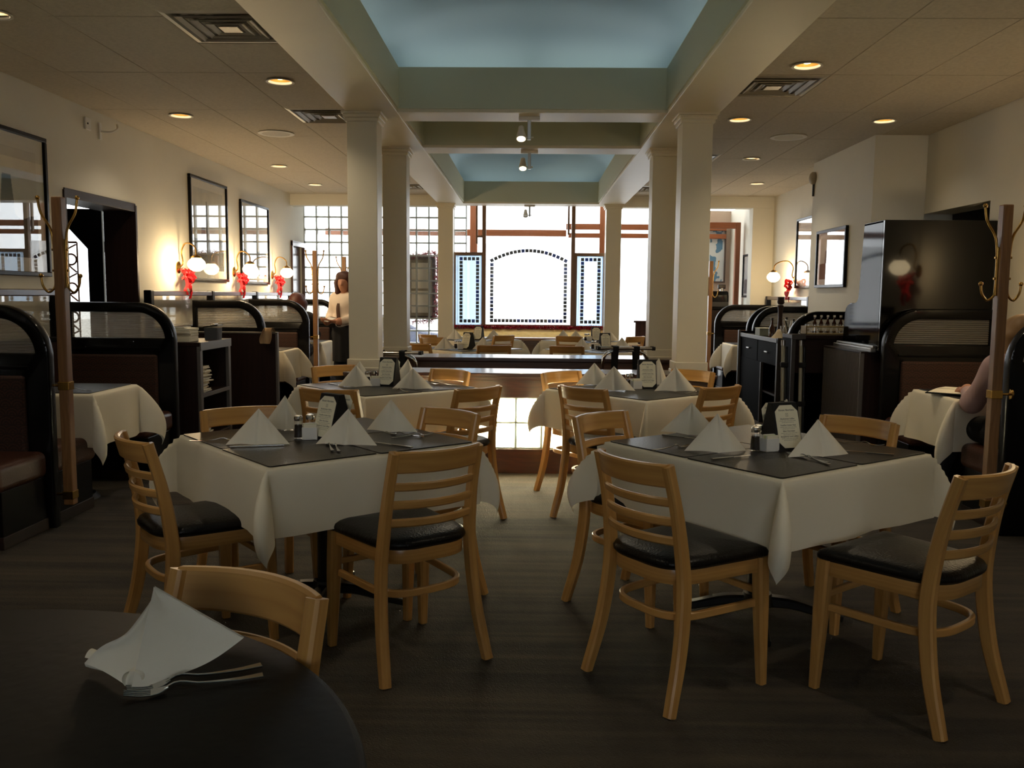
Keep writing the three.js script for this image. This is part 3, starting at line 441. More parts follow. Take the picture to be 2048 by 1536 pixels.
// ================================================================ TABLES
function drape(hx, hz, L, seed, amp = 1, wall = 0) {      // square cloth: flat top, hanging sides, flared corner folds; wall: side kept short (+1 = +x, -1 = -x)
  const ax = (h, lm, lp) => { const a = []; for (let i = 0; i <= 14; i++) a.push(-h - lm * (1 - i / 14)); for (let i = 1; i <= 12; i++) a.push(-h + 2 * h * i / 12); for (let i = 1; i <= 14; i++) a.push(h + lp * i / 14); return a; };
  const xs = ax(hx, wall === -1 ? 0.01 : L, wall === 1 ? 0.01 : L), zs = ax(hz, L, L), q = mulberry(seed), ph = Array.from({ length: 8 }, () => q() * 6.28), k1 = 9 + q() * 4, k2 = 17 + q() * 6;
  const pos = [], uv = [], idx = [], n = xs.length;
  for (const z of zs) for (const x of xs) {
    const a = max(0, abs(x) - hx), b = max(0, abs(z) - hz), sx = Math.sign(x), sz = Math.sign(z), cx = max(-hx, min(hx, x)), cz = max(-hz, min(hz, z));
    let X = cx, Y = 0, Z = cz; const r = hypot(a, b);
    if (r > 0) {
      const f = atan2(b, a), m = sin(2 * f), side = b === 0 ? (sx > 0 ? 0 : 2) : (sz > 0 ? 1 : 3), along = b === 0 ? z : x, e = min(1, r / 0.03);
      const ripple = amp * (0.010 * sin(along * k1 + ph[side]) + 0.006 * sin(along * k2 + ph[side + 4])) * pow(r / L, 1.4) * (1 - min(1, m * 3));
      const flare = 0.15 * pow(max(0, m), 2.2) * sin(min(1, r / (L * 1.41)) * 2.35) * (0.85 + 0.3 * sin(ph[side] + sx));
      const o = 0.010 * e + ripple + flare + 0.012 * r / L, tw = 0.35 * m * sin(ph[(side + 2) % 8]) * r;
      X += sx * o * cos(f) + sz * tw * 0.25; Z += sz * o * sin(f) - sx * tw * 0.25; Y = -max(0, r - 0.008) * (1 - 0.1 * m) - 0.003 * e;
    }
    pos.push(X, Y, Z); uv.push(x, z);
  }
  for (let j = 0; j < zs.length - 1; j++) for (let i = 0; i < n - 1; i++) { const a = j * n + i; idx.push(a, a + n, a + 1, a + 1, a + n, a + n + 1); }
  const g = new THREE.BufferGeometry(); g.setAttribute('position', new THREE.Float32BufferAttribute(pos, 3)); g.setAttribute('uv', new THREE.Float32BufferAttribute(uv, 2)); g.setIndex(idx); g.computeVertexNormals(); return g;
}
const TY = 0.752;
function pedestal(t, hx, hz, edge = M.laminate) {
  part('table_top', bx(hx * 2, 0.03, hz * 2, 0, TY - 0.018, 0, 0.006, 'x'), edge, t);
  part('column', [cyl(0.042, 0.042, 0.64, 0, 0.39, 0), cyl(0.06, 0.075, 0.05, 0, 0.085, 0), bx(0.34, 0.02, 0.34, 0, TY - 0.045, 0, 0.004)], M.iron, t);
  for (let i = 0; i < 4; i++) { const a = i * PI / 2 + PI / 4, d = (r, y) => V(cos(a) * r, y, sin(a) * r); part('foot', sweep([d(0.03, 0.075), d(0.14, 0.07), d(0.28, 0.035), d(0.36, 0.018)], (k) => [0.06 - 0.015 * k, 0.05 - 0.022 * k], 10, V(0, 1, 0).cross(d(1, 0))), M.iron, t); }
}
const matG = (w, h) => { const s = shapeOf(roundedOutline([[-w / 2, -h / 2], [w / 2, -h / 2], [w / 2, h / 2], [-w / 2, h / 2]], 0.018, 4)); return uvBox(extr(s, 0.005, 0.0015).rotateX(-PI / 2), 'z'); };
const matShared = fin(matG(0.468, 0.468)), matSmall = fin(matG(0.444, 0.444));
function diningTable(cx, cz, deg, where, seed, size = 0.96) {
  const th = R(deg), h = size / 2;
  const t = thing('dining_table', 'square pedestal table under a white cloth, ' + where, 'table', [cx, 0, cz], th, 'square dining tables'); pedestal(t, h, h);
  one('tablecloth', drape(h + 0.002, h + 0.002, 0.27, seed), M.cloth, 'white tablecloth with hanging corner points on the table ' + where, 'tablecloth', 'white tablecloths', [cx, TY, cz], th);
  const c = cos(th), s = sin(th), q = mulberry(seed + 99);
  for (const [u, v, k] of [[-1, 1, 'at its front corner'], [-1, -1, 'at its left corner'], [1, 1, 'at its right corner'], [1, -1, 'at its back corner']]) {
    const lx = u * h * 0.494, lz = v * h * 0.494; const kk = u < 0 && v > 0 ? 'corner nearest the viewer' : u < 0 ? 'left corner' : v > 0 ? 'right corner' : 'far corner';
    one('placemat', size > 0.94 ? matShared : matSmall, M.mat, 'dark placemat, ' + kk + ' of the table ' + where, 'placemat', 'dark square placemats', [cx + lx * c + lz * s + (q() - 0.5) * 0.008, TY + 0.0035 + (u + v > 0 ? 0.0004 : 0), cz - lx * s + lz * c + (q() - 0.5) * 0.008], th + (q() - 0.5) * 0.03);
  }
}
// near and middle tables (turned about 40 degrees), then the four at the back
const TN = [[1.015, -3.765, 36, 'near right'], [-0.91, -3.86, 40, 'near left'], [0.765, -6.06, 42, 'in the middle on the right'], [-1.0, -6.12, 42, 'in the middle on the left']];
TN.forEach(([x, z, d, w], i) => diningTable(x, z, d, w, 11 + i * 7, i < 2 ? 0.96 : 0.91));
const TB = [[-0.74, -10.6, 43, 'behind the half walls, left'], [0.84, -10.55, 43, 'behind the half walls, right'], [-0.8, -12.75, 42, 'closest to the window, left'], [0.85, -12.75, 42, 'closest to the window, right']];
TB.forEach(([x, z, d, w], i) => diningTable(x, z, d, w, 51 + i * 7));

const CG = 'beech ladder-back chairs';
const B = 'beech ladder-back chair ';
chair(0.555, -3.13, 0.82, -0.57, B + 'at the near right table, back to the viewer, left one', CG);
chair(1.345, -3.02, -0.62, -0.78, B + 'at the near right table, rightmost chair of the picture', CG);
chair(0.51, -3.92, 0.72, 0.69, B + 'at the far left side of the near right table', CG);
chair(1.33, -3.87, -0.78, 0.62, B + 'pushed in at the far right side of the near right table', CG);
chair(-0.475, -3.32, -0.61, -0.79, B + 'at the near left table, its back toward the aisle', CG);
chair(-1.33, -3.44, 0.77, -0.64, B + 'at the near left table, left one beside the booth', CG);
chair(-0.53, -3.96, -0.65, 0.76, B + 'pushed in at the far right side of the near left table', CG);
chair(-1.25, -3.95, 0.55, 0.83, B + 'pushed in at the far left side of the near left table', CG);
chair(0.49, -5.47, 0.7, -0.71, B + 'at the middle right table, front left side', CG);
chair(1.04, -5.62, -0.66, -0.75, B + 'at the middle right table, front right side', CG);
chair(0.39, -6.17, 0.66, 0.75, B + 'at the middle right table, beside the glass block wall', CG);
chair(1.06, -6.42, -0.72, 0.69, B + 'at the middle right table, in front of the right column', CG);
chair(-0.48, -5.39, -0.75, -0.66, B + 'at the middle left table, front right side', CG);
chair(-1.1, -5.29, 0.3, -0.95, B + 'at the middle left table, straight behind the menu card', CG);
chair(-1.34, -6.5, 0.66, 0.75, B + 'at the middle left table, in front of the left column', CG);
chair(-0.73, -6.23, -0.62, 0.78, B + 'at the middle left table, in front of the half wall', CG);
chair(-0.45, -9.92, -0.25, -0.97, B + 'behind the half walls, left of the middle', CG);
chair(0.46, -9.9, 0.2, -0.98, B + 'behind the half walls, right of the middle', CG);
chair(-1.12, -10.05, 0.6, -0.8, B + 'at the left table behind the half walls, beside the column', CG);
chair(1.22, -9.98, -0.65, -0.76, B + 'behind the chrome tray stand on the right', CG);
chair(-1.1, -11.05, 0.6, 0.8, B + 'at the far left side of the left table behind the half walls', CG);
chair(-0.52, -12.28, -0.7, -0.7, B + 'at the left window table, nearest the middle', CG);
chair(0.64, -12.28, 0.4, -0.92, B + 'at the right window table, nearest the middle', CG);
chair(-1.25, -12.3, 0.7, -0.7, B + 'at the left window table, beside the glass block wall', CG);
chair(1.3, -12.3, -0.7, -0.7, B + 'at the right window table, beside the entrance', CG);
chair(-0.648, -1.415, -0.45, 0.893, B + 'at the round table, only its top rail showing', CG);
// round dark table in the foreground
{
  const t = thing('round_table', 'round dark brown table in the near left corner', 'table', [-0.95, 0, -0.98]);
  part('table_top', lathe([[0, 0.722], [0.735, 0.722], [0.748, 0.728], [0.752, 0.738], [0.748, 0.748], [0.738, 0.752], [0, 0.752]], 96), M.roundTop, t);
  part('column', [cyl(0.045, 0.045, 0.66, 0, 0.39, 0), cyl(0.06, 0.08, 0.05, 0, 0.085, 0)], M.iron, t);
  for (let i = 0; i < 4; i++) { const a = i * PI / 2, d = (r, y) => V(cos(a) * r, y, sin(a) * r); part('foot', sweep([d(0.03, 0.075), d(0.2, 0.06), d(0.34, 0.02)], (k) => [0.06, 0.045 - 0.02 * k], 8, V(0, 1, 0).cross(d(1, 0))), M.iron, t); }
}
// ================================================================ TABLE SETTINGS
function napkinGeo(open, h, b, seed, curl = 0) {   // cloth folded to a standing tent: two wings meeting at an upright fold
  const q = mulberry(seed), ph = q() * 6, layers = [];
  for (const [off, sc] of [[0, 1], [-0.006, 0.965]]) for (const th of [0, 1]) {
    const g = gridSheet(32, 14, (s, t) => {
      const w = 2 * s - 1, side = Math.sign(w) || 1, p = abs(w), a = open * side * (1 - 0.35 * Math.exp(-p * 7)); // plan angle
      const pr = p * b * sc * (1 - t * 0.995), bow = 0.014 * sin(PI * p) * (1 - t) + 0.006 * sin(p * 5 + ph + side) * (1 - t), cu = curl * side < 0 ? curl * p * p * (1 - t) : 0;
      const x = sin(a) * pr + side * cos(a) * bow * 0.6 + (cu ? side * 0.03 * abs(cu) : 0), z = -cos(a) * pr + sin(abs(a)) * bow - 0.05 * t - Math.exp(-p * p * 60) * 0.006 + off + th * -0.003;
      let y = t * h * sc; y += 0.006 * sin(PI * p) * (1 - t) + abs(cu) * 0.02 * sin(p * 9) * (1 - t);
      return [x, y, z, s * 0.3, t * 0.2];
    });
    layers.push(g);
  }
  return layers.map(fin);
}
const nap = [napkinGeo(1.42, 0.15, 0.135, 1), napkinGeo(1.12, 0.15, 0.14, 2), napkinGeo(1.3, 0.14, 0.145, 3), napkinGeo(0.75, 0.16, 0.15, 4)].map((l) => mergeGeometries(l));
const NG = 'folded white napkins';
function napkin(x, z, turn, k, label, s = 1, y = TY + 0.0065) { const o = one('napkin', nap[k], M.napkin, label, 'napkin', NG, [x, y, z], turn); o.scale.set(s, s, s); return o; }
const W = 'white folded napkin, ';
napkin(-1.15, -3.64, 0.1, 0, W + 'nearest on the left side of the near left table', 1.0);
napkin(-1.13, -4.05, 0.5, 3, W + 'narrow one at the back of the near left table', 1.0);
napkin(-0.78, -3.66, -0.1, 0, W + 'in front of the menu card on the near left table', 1.0);
napkin(-0.66, -4.02, -0.25, 1, W + 'behind the menu card on the near left table', 1.0);
napkin(0.79, -3.58, 0.05, 1, W + 'left of the shakers on the near right table', 1.05);
napkin(0.74, -4.05, -0.5, 2, W + 'behind the left one on the near right table', 1.05);
napkin(1.2, -3.52, 0.3, 2, W + 'right of the menu card, in front, on the near right table', 1.05);
napkin(1.22, -3.98, 0.6, 3, W + 'half hidden behind the menu card on the near right table', 1.1);
napkin(-1.2, -6.0, 0.1, 1, W + 'left of the shakers on the middle left table');
napkin(-1.27, -6.34, -0.5, 1, W + 'behind the left one on the middle left table');
napkin(-0.79, -5.9, 0.1, 2, W + 'right of the menu card on the middle left table');
napkin(-0.85, -6.25, 0.5, 3, W + 'behind the menu card on the middle left table', 1.1);
napkin(0.58, -5.93, 0.0, 0, W + 'front left on the middle right table', 1.1);
napkin(0.48, -6.32, 0.1, 0, W + 'back left on the middle right table', 1.05);
napkin(1.0, -5.93, 0.0, 0, W + 'front right on the middle right table', 1.1);
napkin(0.97, -6.35, 0.35, 3, W + 'behind the menu card on the middle right table', 1.2);
napkin(-1.0, -10.3, 0.1, 0, W + 'on the left table behind the half walls, left of its shakers');
napkin(-0.55, -10.3, 0, 1, W + 'on the left table behind the half walls, right of its menu card');
napkin(0.62, -10.3, 0, 1, W + 'on the right table behind the half walls, left side');
napkin(1.12, -10.5, 0.2, 0, W + 'on the right table behind the half walls, behind the tray stand');
napkin(-1.08, -12.6, 0, 0, W + 'on the left window table, left of its shakers');
napkin(-0.52, -12.6, 0, 1, W + 'on the left window table, right of its menu card');
napkin(0.5, -12.7, 0.2, 1, W + 'bluish in the window light, leftmost on the right window table');
napkin(0.66, -12.5, 0, 0, W + 'second from the left on the right window table');
napkin(1.15, -12.5, 0, 0, W + 'on the right window table, before the window post');
// the big one on the round table, one wing slumped
{
  const g = []; for (const off of [0]) for (const th of [0, -0.005]) {
    g.push(gridSheet(30, 26, (s, t) => { const p = s, pr = p * 0.16 * (1 - t), bow = 0.016 * sin(PI * p) * (1 - t); return [0.004 + pr * 0.95 + 0.006 * t, 0.002 + t * 0.142 + 0.045 * p * (1 - t) * p + 0.003 * sin(7 * p), 0.03 - pr * 0.62 - bow * 0.3 - 0.085 * t + off + th + 0.012 * (1 - t) * (1 - p) * (1 - p), s * 0.3, t * 0.3]; }));
    g.push(gridSheet(34, 30, (s, t) => { const p = s, f = 1 - t, w = pow(f, 1.5), pr = p * 0.1 * w, c = p * f; return [0.004 - pr * 1.02 + 0.006 * t - 0.004 * sin(PI * p) * f, 0.002 + t * 0.142 * (1 - 0.08 * p) + 0.022 * p * p * f * (1 + 0.4 * sin(t * 9)) + 0.012 * sin(PI * p) * f, 0.03 - 0.085 * t - 0.055 * p * w - 0.03 * sin(PI * p) * f * (1 - f) * 2 + off + th, s * 0.3, t * 0.3]; }));
  }
  for (let k = 0; k < 1; k++) g.push(gridSheet(24, 14, (s, t) => { const a = s * 5.6 + 0.6 + k * 0.5, r = (0.0175 - 0.005 * k - 0.002 * s) * (0.75 + 0.5 * t); return [-0.015 - 0.09 * t, 0.018 + sin(a) * r * (0.9 - 0.2 * t), -0.01 - 0.05 * t + cos(a) * r, s * 0.1, t * 0.1]; }));
  for (let k = 0; k < 1; k++) g.push(gridSheet(16, 12, (s, t) => { const a = s * 5.2 + k, r = 0.017 - 0.004 * k - 0.003 * s; return [0.0 + 0.05 * t * 0.3 + cos(a) * r, 0.017 + sin(a) * r * 0.95 + 0.01 * t * t, 0.026 - 0.05 * t, s * 0.1, t * 0.1]; }));
  one('napkin', g, M.napkin, 'large white napkin standing loosely folded on the round dark table', 'napkin', NG, [-0.645, 0.753, -1.385], 0.05);
}
// cutlery
const forkG = (() => {
  const handle = sweep([V(0, 0.006, 0.1), V(0, 0.005, 0.06), V(0, 0.009, 0.0), V(0, 0.016, -0.035), V(0, 0.008, -0.055)], (k) => [0.016 - 0.011 * min(1, k * 1.7), 0.0035], 18);
  const palm = sweep([V(0, 0.01, -0.048), V(0, 0.006, -0.06), V(0, 0.004, -0.075)], (k) => [0.008 + 0.016 * sin(min(1, k * 1.4) * 1.57), 0.003], 8);
  const tines = [-0.009, -0.003, 0.003, 0.009].map((x) => sweep([V(x, 0.004, -0.073), V(x, 0.005, -0.09), V(x, 0.011, -0.115)], (k) => [0.0034 - 0.001 * k, 0.0022], 8));
  return mergeGeometries([handle, palm, ...tines].map(fin));
})();
const knifeG = (() => { const h = sweep([V(0, 0.005, 0.11), V(0, 0.005, 0.06), V(0, 0.005, 0.0)], (k) => [0.015 - 0.005 * k, 0.007 - 0.002 * k], 10); const s = shapeOf([[-0.006, 0], [0.006, 0], [0.009, -0.02], [0.009, -0.085], [0.004, -0.105], [-0.006, -0.108]]); const b = extr(s, 0.0016).rotateX(PI / 2).scale(1, 1, 1).translate(0, 0.005, 0); return mergeGeometries([h, b].map(fin)); })();
const FG = 'steel forks', KG = 'steel table knives';
const fork = (x, z, tx, tz, label, y = TY + 0.0065) => one('fork', forkG, M.steel, label, 'fork', FG, [x, y, z], atan2(-(tx - x), -(tz - z)));   // tines point at (tx, tz)
const knife = (x, z, tx, tz, label, y = TY + 0.0065) => one('knife', knifeG, M.steel, label, 'knife', KG, [x, y, z], atan2(-(tx - x), -(tz - z)));
fork(-0.545, -1.40, -0.65, -1.34, 'steel fork nearest the napkin on the round table, upper one', 0.7535); fork(-0.535, -1.37, -0.65, -1.32, 'steel fork on the round table, lower one', 0.7535);
knife(-1.14, -3.605, -1.3, -3.56, 'steel knife lying before the left napkin of the near left table');
fork(-0.83, -3.60, -0.9, -3.8, 'first of two forks before the menu card, near left table'); fork(-0.80, -3.585, -0.87, -3.79, 'second of two forks before the menu card, near left table');
knife(-0.58, -3.67, -0.7, -3.75, 'steel knife at the right edge of the near left table'); fork(-0.56, -3.93, -0.75, -4.03, 'fork lying behind the knife at the right of the near left table'); fork(-0.53, -3.90, -0.4, -4.0, 'second fork at the right corner of the near left table');
fork(-1.36, -3.72, -1.15, -3.78, 'fork tucked under the left napkin of the near left table');
knife(0.82, -3.475, 0.95, -3.55, 'steel knife before the left napkin of the near right table'); fork(1.12, -3.47, 1.05, -3.6, 'fork leaning by the menu card, near right table'); fork(1.13, -3.44, 1.08, -3.6, 'second fork by the menu card, near right table');
knife(0.71, -3.96, 0.85, -3.86, 'steel knife behind the left napkin of the near right table'); fork(0.6, -3.67, 0.75, -3.78, 'fork at the left edge of the near right table');
fork(1.45, -3.85, 1.6, -3.75, 'fork lying at the far right of the near right table'); knife(1.4, -3.62, 1.25, -3.7, 'steel knife beside the right napkin, near right table');
knife(-0.68, -5.9, -0.55, -5.98, 'steel knife at the right of the middle left table'); fork(-0.85, -5.78, -0.95, -5.95, 'fork before the menu card of the middle left table'); fork(-0.6, -6.2, -0.8, -6.3, 'fork at the far right of the middle left table');
knife(-1.35, -6.1, -1.25, -6.0, 'steel knife at the left of the middle left table'); knife(0.3, -6.05, 0.42, -6.1, 'steel knife at the left of the middle right table'); fork(1.1, -5.85, 1.2, -5.95, 'fork beside the right napkin of the middle right table');

// shakers, sweetener holders, menu cards
function makeShaker(name, fill, label, group) {
  const t = thing(name, label, name.startsWith('salt') ? 'salt shaker' : 'pepper shaker', [0, 0, 0], 0, group);
  part('glass_body', lathe([[0, 0.001], [0.0215, 0.001], [0.023, 0.006], [0.0195, 0.05], [0.018, 0.078], [0.0165, 0.084]], 10), M.glassware, t);
  part('contents', lathe([[0, 0.005], [0.0195, 0.006], [0.0165, 0.062], [0, 0.063]], 10), fill, t);
  part('cap', lathe([[0.0175, 0.08], [0.019, 0.084], [0.0195, 0.094], [0.017, 0.101], [0.01, 0.104], [0, 0.105]], 20), M.steel, t); return t;
}
let sh0, ss0, sw0, mc0;
const cardTex = (() => {
  const c = document.createElement('canvas'); c.width = 512; c.height = 800; const g = c.getContext('2d'); g.fillStyle = '#efe9cf'; g.fillRect(0, 0, 512, 800); g.fillStyle = '#2b2a26'; g.textAlign = 'center';
  g.font = 'bold 46px serif'; g.fillText('House Martinis', 256, 110); g.lineWidth = 4; g.strokeStyle = '#77745f'; g.beginPath(); g.arc(256, 185, 30, 0, 6.3); g.moveTo(226, 150); g.lineTo(286, 215); g.moveTo(286, 150); g.lineTo(226, 215); g.stroke();
  [['Manhattan Coffee', 270], ['Vanilla Creme Chai', 390], ['Mint Chocolate', 500], ['Raspberry Iced Coffee', 600]].forEach(([s, y]) => { g.font = 'bold 36px serif'; g.fillText(s, 256, y); g.font = '24px serif'; g.fillStyle = '#55524a'; g.fillText('brandy, sweet cream and a twist', 256, y + 32); g.fillText('served warm or over ice', 256, y + 62); g.fillStyle = '#2b2a26'; });
  const t = new THREE.CanvasTexture(c); t.colorSpace = THREE.SRGBColorSpace; return t;
})();
M.card = new THREE.MeshStandardMaterial({ map: cardTex, roughness: 0.7 });
function tableSet(x, z, turn, where, o = {}) {
  const c = cos(turn), s = sin(turn), at = (u, v, y = TY + 0.0065) => [x + u * c + v * s, y, z - u * s + v * c];
  const PG = 'pepper shakers', SG = 'salt shakers';
  const pl = 'glass pepper shaker with steel cap ' + where, sl = 'glass salt shaker with steel cap ' + where, wl = 'white holder of sweetener packets ' + where, ml = 'black easel holding a cream octagonal drink card ' + where;
  if (!sh0) { sh0 = makeShaker('pepper_shaker', M.pepper, pl, PG); sh0.position.set(...at(-0.1, 0.02)); ss0 = makeShaker('salt_shaker', M.salt, sl, SG); ss0.position.set(...at(-0.055, -0.02)); } else { copy(sh0, pl, at(-0.1, 0.02)); copy(ss0, sl, at(-0.055, -0.02)); }
  if (!sw0) {
    sw0 = thing('sweetener_holder', wl, 'sweetener holder', at(-0.045, 0.045), turn, 'sweetener packet holders');
    part('holder', [box2(-0.033, 0.033, 0, 0.004, -0.022, 0.022, 0.001), box2(-0.033, 0.033, 0, 0.055, -0.022, -0.019, 0.001), box2(-0.033, 0.033, 0, 0.055, 0.019, 0.022, 0.001), box2(-0.033, -0.03, 0, 0.055, -0.02, 0.02, 0.001), box2(0.03, 0.033, 0, 0.055, -0.02, 0.02, 0.001)], M.white, sw0);
    const cols = [M.white, M.paper, M.white, S('#c9cf9a'), M.white, M.paper]; for (let i = 0; i < 6; i++) part('packet', bx(0.052 + 0.004 * (i % 2), 0.062, 0.003, (i % 3 - 1) * 0.002, 0.036 + 0.005 * hash(i, 1, 3), -0.015 + i * 0.006, 0.001), cols[i], sw0);
  } else copy(sw0, wl, at(-0.045, 0.045), turn);
  if (!mc0) {
    mc0 = thing('menu_card_holder', ml, 'menu card', at(0.05, 0.0), turn + (o.card ?? 0), 'black easel menu card holders'); mc0.scale.setScalar(1.2);
    const prof = shapeOf([[-0.06, 0], [0.06, 0], [0.012, 0.165], [-0.012, 0.165]]);
    part('stand', extr(prof, 0.105, 0.002).rotateY(PI / 2), M.strap, mc0);
    const oc = roundedOutline; const w = 0.047, h = 0.076, k = 0.022; const s8 = shapeOf([[-w + k, -h], [w - k, -h], [w, -h + k], [w, h - k], [w - k, h], [-w + k, h], [-w, h - k], [-w, -h + k]]);
    const g = extr(s8, 0.002); const p = g.attributes.position; for (let i = 0; i < p.count; i++) g.attributes.uv.setXY(i, (p.getX(i) + w) / (2 * w), (p.getY(i) + h) / (2 * h));
    const ang = atan2(0.048, 0.165); const f = part('card', g, M.card, mc0, 'cream octagonal printed card'); f.position.set(0, 0.0835, 0.0385); f.rotation.x = -ang;
    const b = part('card', g, M.card, mc0, 'cream octagonal printed card'); b.position.set(0, 0.0835, -0.0385); b.rotation.set(ang, PI, 0, 'YXZ'); b.rotation.set(ang, PI, 0);
  } else copy(mc0, ml, at(0.05, 0), turn + (o.card ?? 0));
}
tableSet(1.035, -3.71, 0.42, 'on the near right table', { card: -0.05 });
tableSet(-0.925, -3.86, 0.1, 'on the near left table', { card: -0.75 });
tableSet(-1.04, -6.14, 0.15, 'on the middle left table', { card: -0.4 });
tableSet(0.78, -6.15, 0.3, 'on the middle right table', { card: -0.25 });
tableSet(-0.78, -10.42, 0.1, 'on the left table behind the half walls', { card: -0.7 });
tableSet(0.86, -10.6, 0.1, 'on the right table behind the half walls', { card: 0.1 });
tableSet(-0.78, -12.6, 0.1, 'on the left window table', { card: -0.4 });
tableSet(0.9, -12.6, 0.1, 'on the right window table', { card: 0.0 });

// ================================================================ BOOTHS
function partition(side, z, label, o = {}) {      // side -1 left, +1 right; local x runs from the wall to the aisle
  const W = (o.base ?? 3.56) - (o.end ?? 2.8), H = o.h ?? 1.32, r = 0.3, f = 0.078;
  const t = thing('booth_partition', label, 'booth partition', [side * (o.base ?? 3.56), 0, z], 0, 'black booth partitions with ribbed glass');
  const s = new THREE.Shape(); s.moveTo(0, 0); s.lineTo(W, 0); s.lineTo(W, H - r); s.absarc(W - r, H - r, r, 0, PI / 2, false); s.lineTo(0, H); s.closePath();
  const h = new THREE.Path(); h.moveTo(0.05, 1.04); h.lineTo(W - f, 1.04); h.lineTo(W - f, H - r); h.absarc(W - r, H - r, r - f, 0, PI / 2, false); h.lineTo(0.05, H - f); h.closePath(); s.holes.push(h);
  const mir = (g) => { if (side > 0) { g.scale(-1, 1, 1); const p = g.index ? g.toNonIndexed() : g; for (const k of ['position', 'normal', 'uv']) { const a = p.attributes[k]; if (!a) continue; for (let i = 0; i < a.count; i += 3) for (let q = 0; q < a.itemSize; q++) { const u = a.array[(i + 1) * a.itemSize + q]; a.array[(i + 1) * a.itemSize + q] = a.array[(i + 2) * a.itemSize + q]; a.array[(i + 2) * a.itemSize + q] = u; } } return p; } return g; };
  part('frame', mir(toCreasedNormals(extr(s, 0.075, 0.012, 20), 0.5)), M.black, t);
  const n = 84, y0 = 1.04, y1 = H - f;
  part('ribbed_pane', mir(gridSheet(1, n, (u, v) => { const y = y0 + (y1 - y0) * v, dy = max(0, y - (H - r)), xr = W - r + sqrt(max(0, (r - f) ** 2 - dy * dy)); const xe = dy > 0 ? xr : W - f; return [0.05 + (xe - 0.05) * u, y, 0.008 * abs(sin(v * PI * 12)), u, v]; })), M.ribbed, t);
  for (const d of o.sides ?? [-1, 1]) { part('upholstered_back', mir(bx(W - 0.16, 0.46, 0.05, (W - 0.1) / 2, 0.68, d * 0.058, 0.02, 'y')), M.upholstery, t); part('rail', mir(bx(W - 0.12, 0.02, 0.016, (W - 0.1) / 2, 0.955, d * 0.042, 0.004, 'x')), M.black, t); }
  return t;
}
function bench(side, z, dir, label, o = {}) {     // dir: +1 the seat looks toward +z
  const W = o.w ?? 0.74, D = o.d ?? 0.5;
  const t = thing('booth_bench', label, 'bench', [side * 3.55, 0, z], 0, 'brown vinyl booth benches');
  const x = -side * W / 2, zc = dir * (0.04 + D / 2);
  part('seat_cushion', uvBox(new RoundedBoxGeometry(W - 0.02, 0.16, D, 4, 0.045).translate(x, 0.39, zc), 'x'), M.brownVinyl, t);
  part('base', bx(W - 0.05, 0.31, D - 0.06, x, 0.165, zc - dir * 0.02, 0.006), M.black, t);
  part('kick_strip', bx(W - 0.04, 0.07, D - 0.05, x, 0.035, zc - dir * 0.02, 0.004), M.laminate, t);
  return t;
}
function boothTable(side, z, label, cl, seed, o = {}) {
  const t = thing('booth_table', label, 'table', [side * 3.155, 0, z], 0, 'booth tables under white cloths'); const hx = 0.385, hz = 0.31;
  part('table_top', bx(hx * 2, 0.03, hz * 2, 0, TY - 0.018, 0, 0.006, 'x'), M.laminate, t); part('column', [cyl(0.04, 0.04, 0.68, 0, 0.36, 0), cyl(0.2, 0.23, 0.03, 0, 0.016, 0)], M.iron, t);
  one('tablecloth', drape(hx, hz, 0.35, seed, 1.8, side), M.cloth, cl, 'tablecloth', 'white tablecloths', [side * 3.155, TY, z]);
  one('placemat', fin(matG(hx * 1.86, hz * 1.9)), M.mat, 'dark cover sheet on the ' + label.replace(/^small /, ''), 'placemat', 'dark square placemats', [side * 3.155, TY + 0.0035, z]);
}
partition(-1, -5.06, 'nearest left black booth partition, with the coat post clamped to its end');
partition(-1, -6.88, 'second left black booth partition, in front of the napkin station', { sides: [1], base: 3.675 });
partition(-1, -9.22, 'third left booth partition, behind the napkin station, below the first sconce', { sides: [-1] });
partition(-1, -11.08, 'fourth left booth partition, beside the far left coat post');
partition(-1, -12.85, 'last left booth partition, against the glass block wall light');
partition(1, -5.18, 'right booth partition at the picture edge, behind the right coat post', { base: 3.675 });
partition(1, -7.0, 'right booth partition in front of the tall glossy black hutch', { sides: [1], base: 3.675 });
partition(1, -8.62, 'right booth partition with glass rack showing through, behind the bottle counter', { sides: [], end: 2.52, h: 1.27 });
partition(1, -11.08, 'right booth partition, nearer one of a close pair behind the side station', { sides: [], h: 1.29 });
partition(1, -11.38, 'right booth partition, farther one of a close pair', { sides: [-1], h: 1.29 });
partition(1, -13.34, 'last right booth partition, next to the far right coat post', { sides: [1], h: 1.29 });
bench(-1, -5.06, 1, 'brown vinyl booth bench at the left picture edge, facing the viewer'); bench(-1, -5.06, -1, 'brown vinyl bench behind the nearest left partition');
bench(-1, -6.88, 1, 'brown vinyl bench beneath the second left partition'); bench(-1, -9.22, -1, 'brown vinyl bench behind the third left partition');
bench(-1, -11.08, 1, 'brown vinyl bench before the fourth left partition'); bench(-1, -11.08, -1, 'brown vinyl bench behind the fourth left partition'); bench(-1, -12.85, 1, 'brown vinyl bench before the last left partition');
bench(1, -5.18, -1, 'brown vinyl bench on which the blond guest sits'); bench(1, -7.0, 1, 'brown vinyl bench across from the blond guest'); bench(1, -11.38, -1, 'brown vinyl bench behind the close pair of right partitions'); bench(1, -13.34, 1, 'brown vinyl bench before the last right partition');
boothTable(-1, -5.78, 'small booth table nearest on the left', 'white cloth with a drooping corner on the nearest left booth table', 301);
boothTable(-1, -10.1, 'small booth table under the middle left sconce', 'white cloth on the left booth table behind the napkin station', 302);
boothTable(-1, -11.88, 'small booth table beside the far left coat post', 'white cloth on the booth table beside the waitress', 303);
boothTable(1, -6.02, 'small booth table before the blond guest', 'white cloth with folded hem on the right booth table', 304);
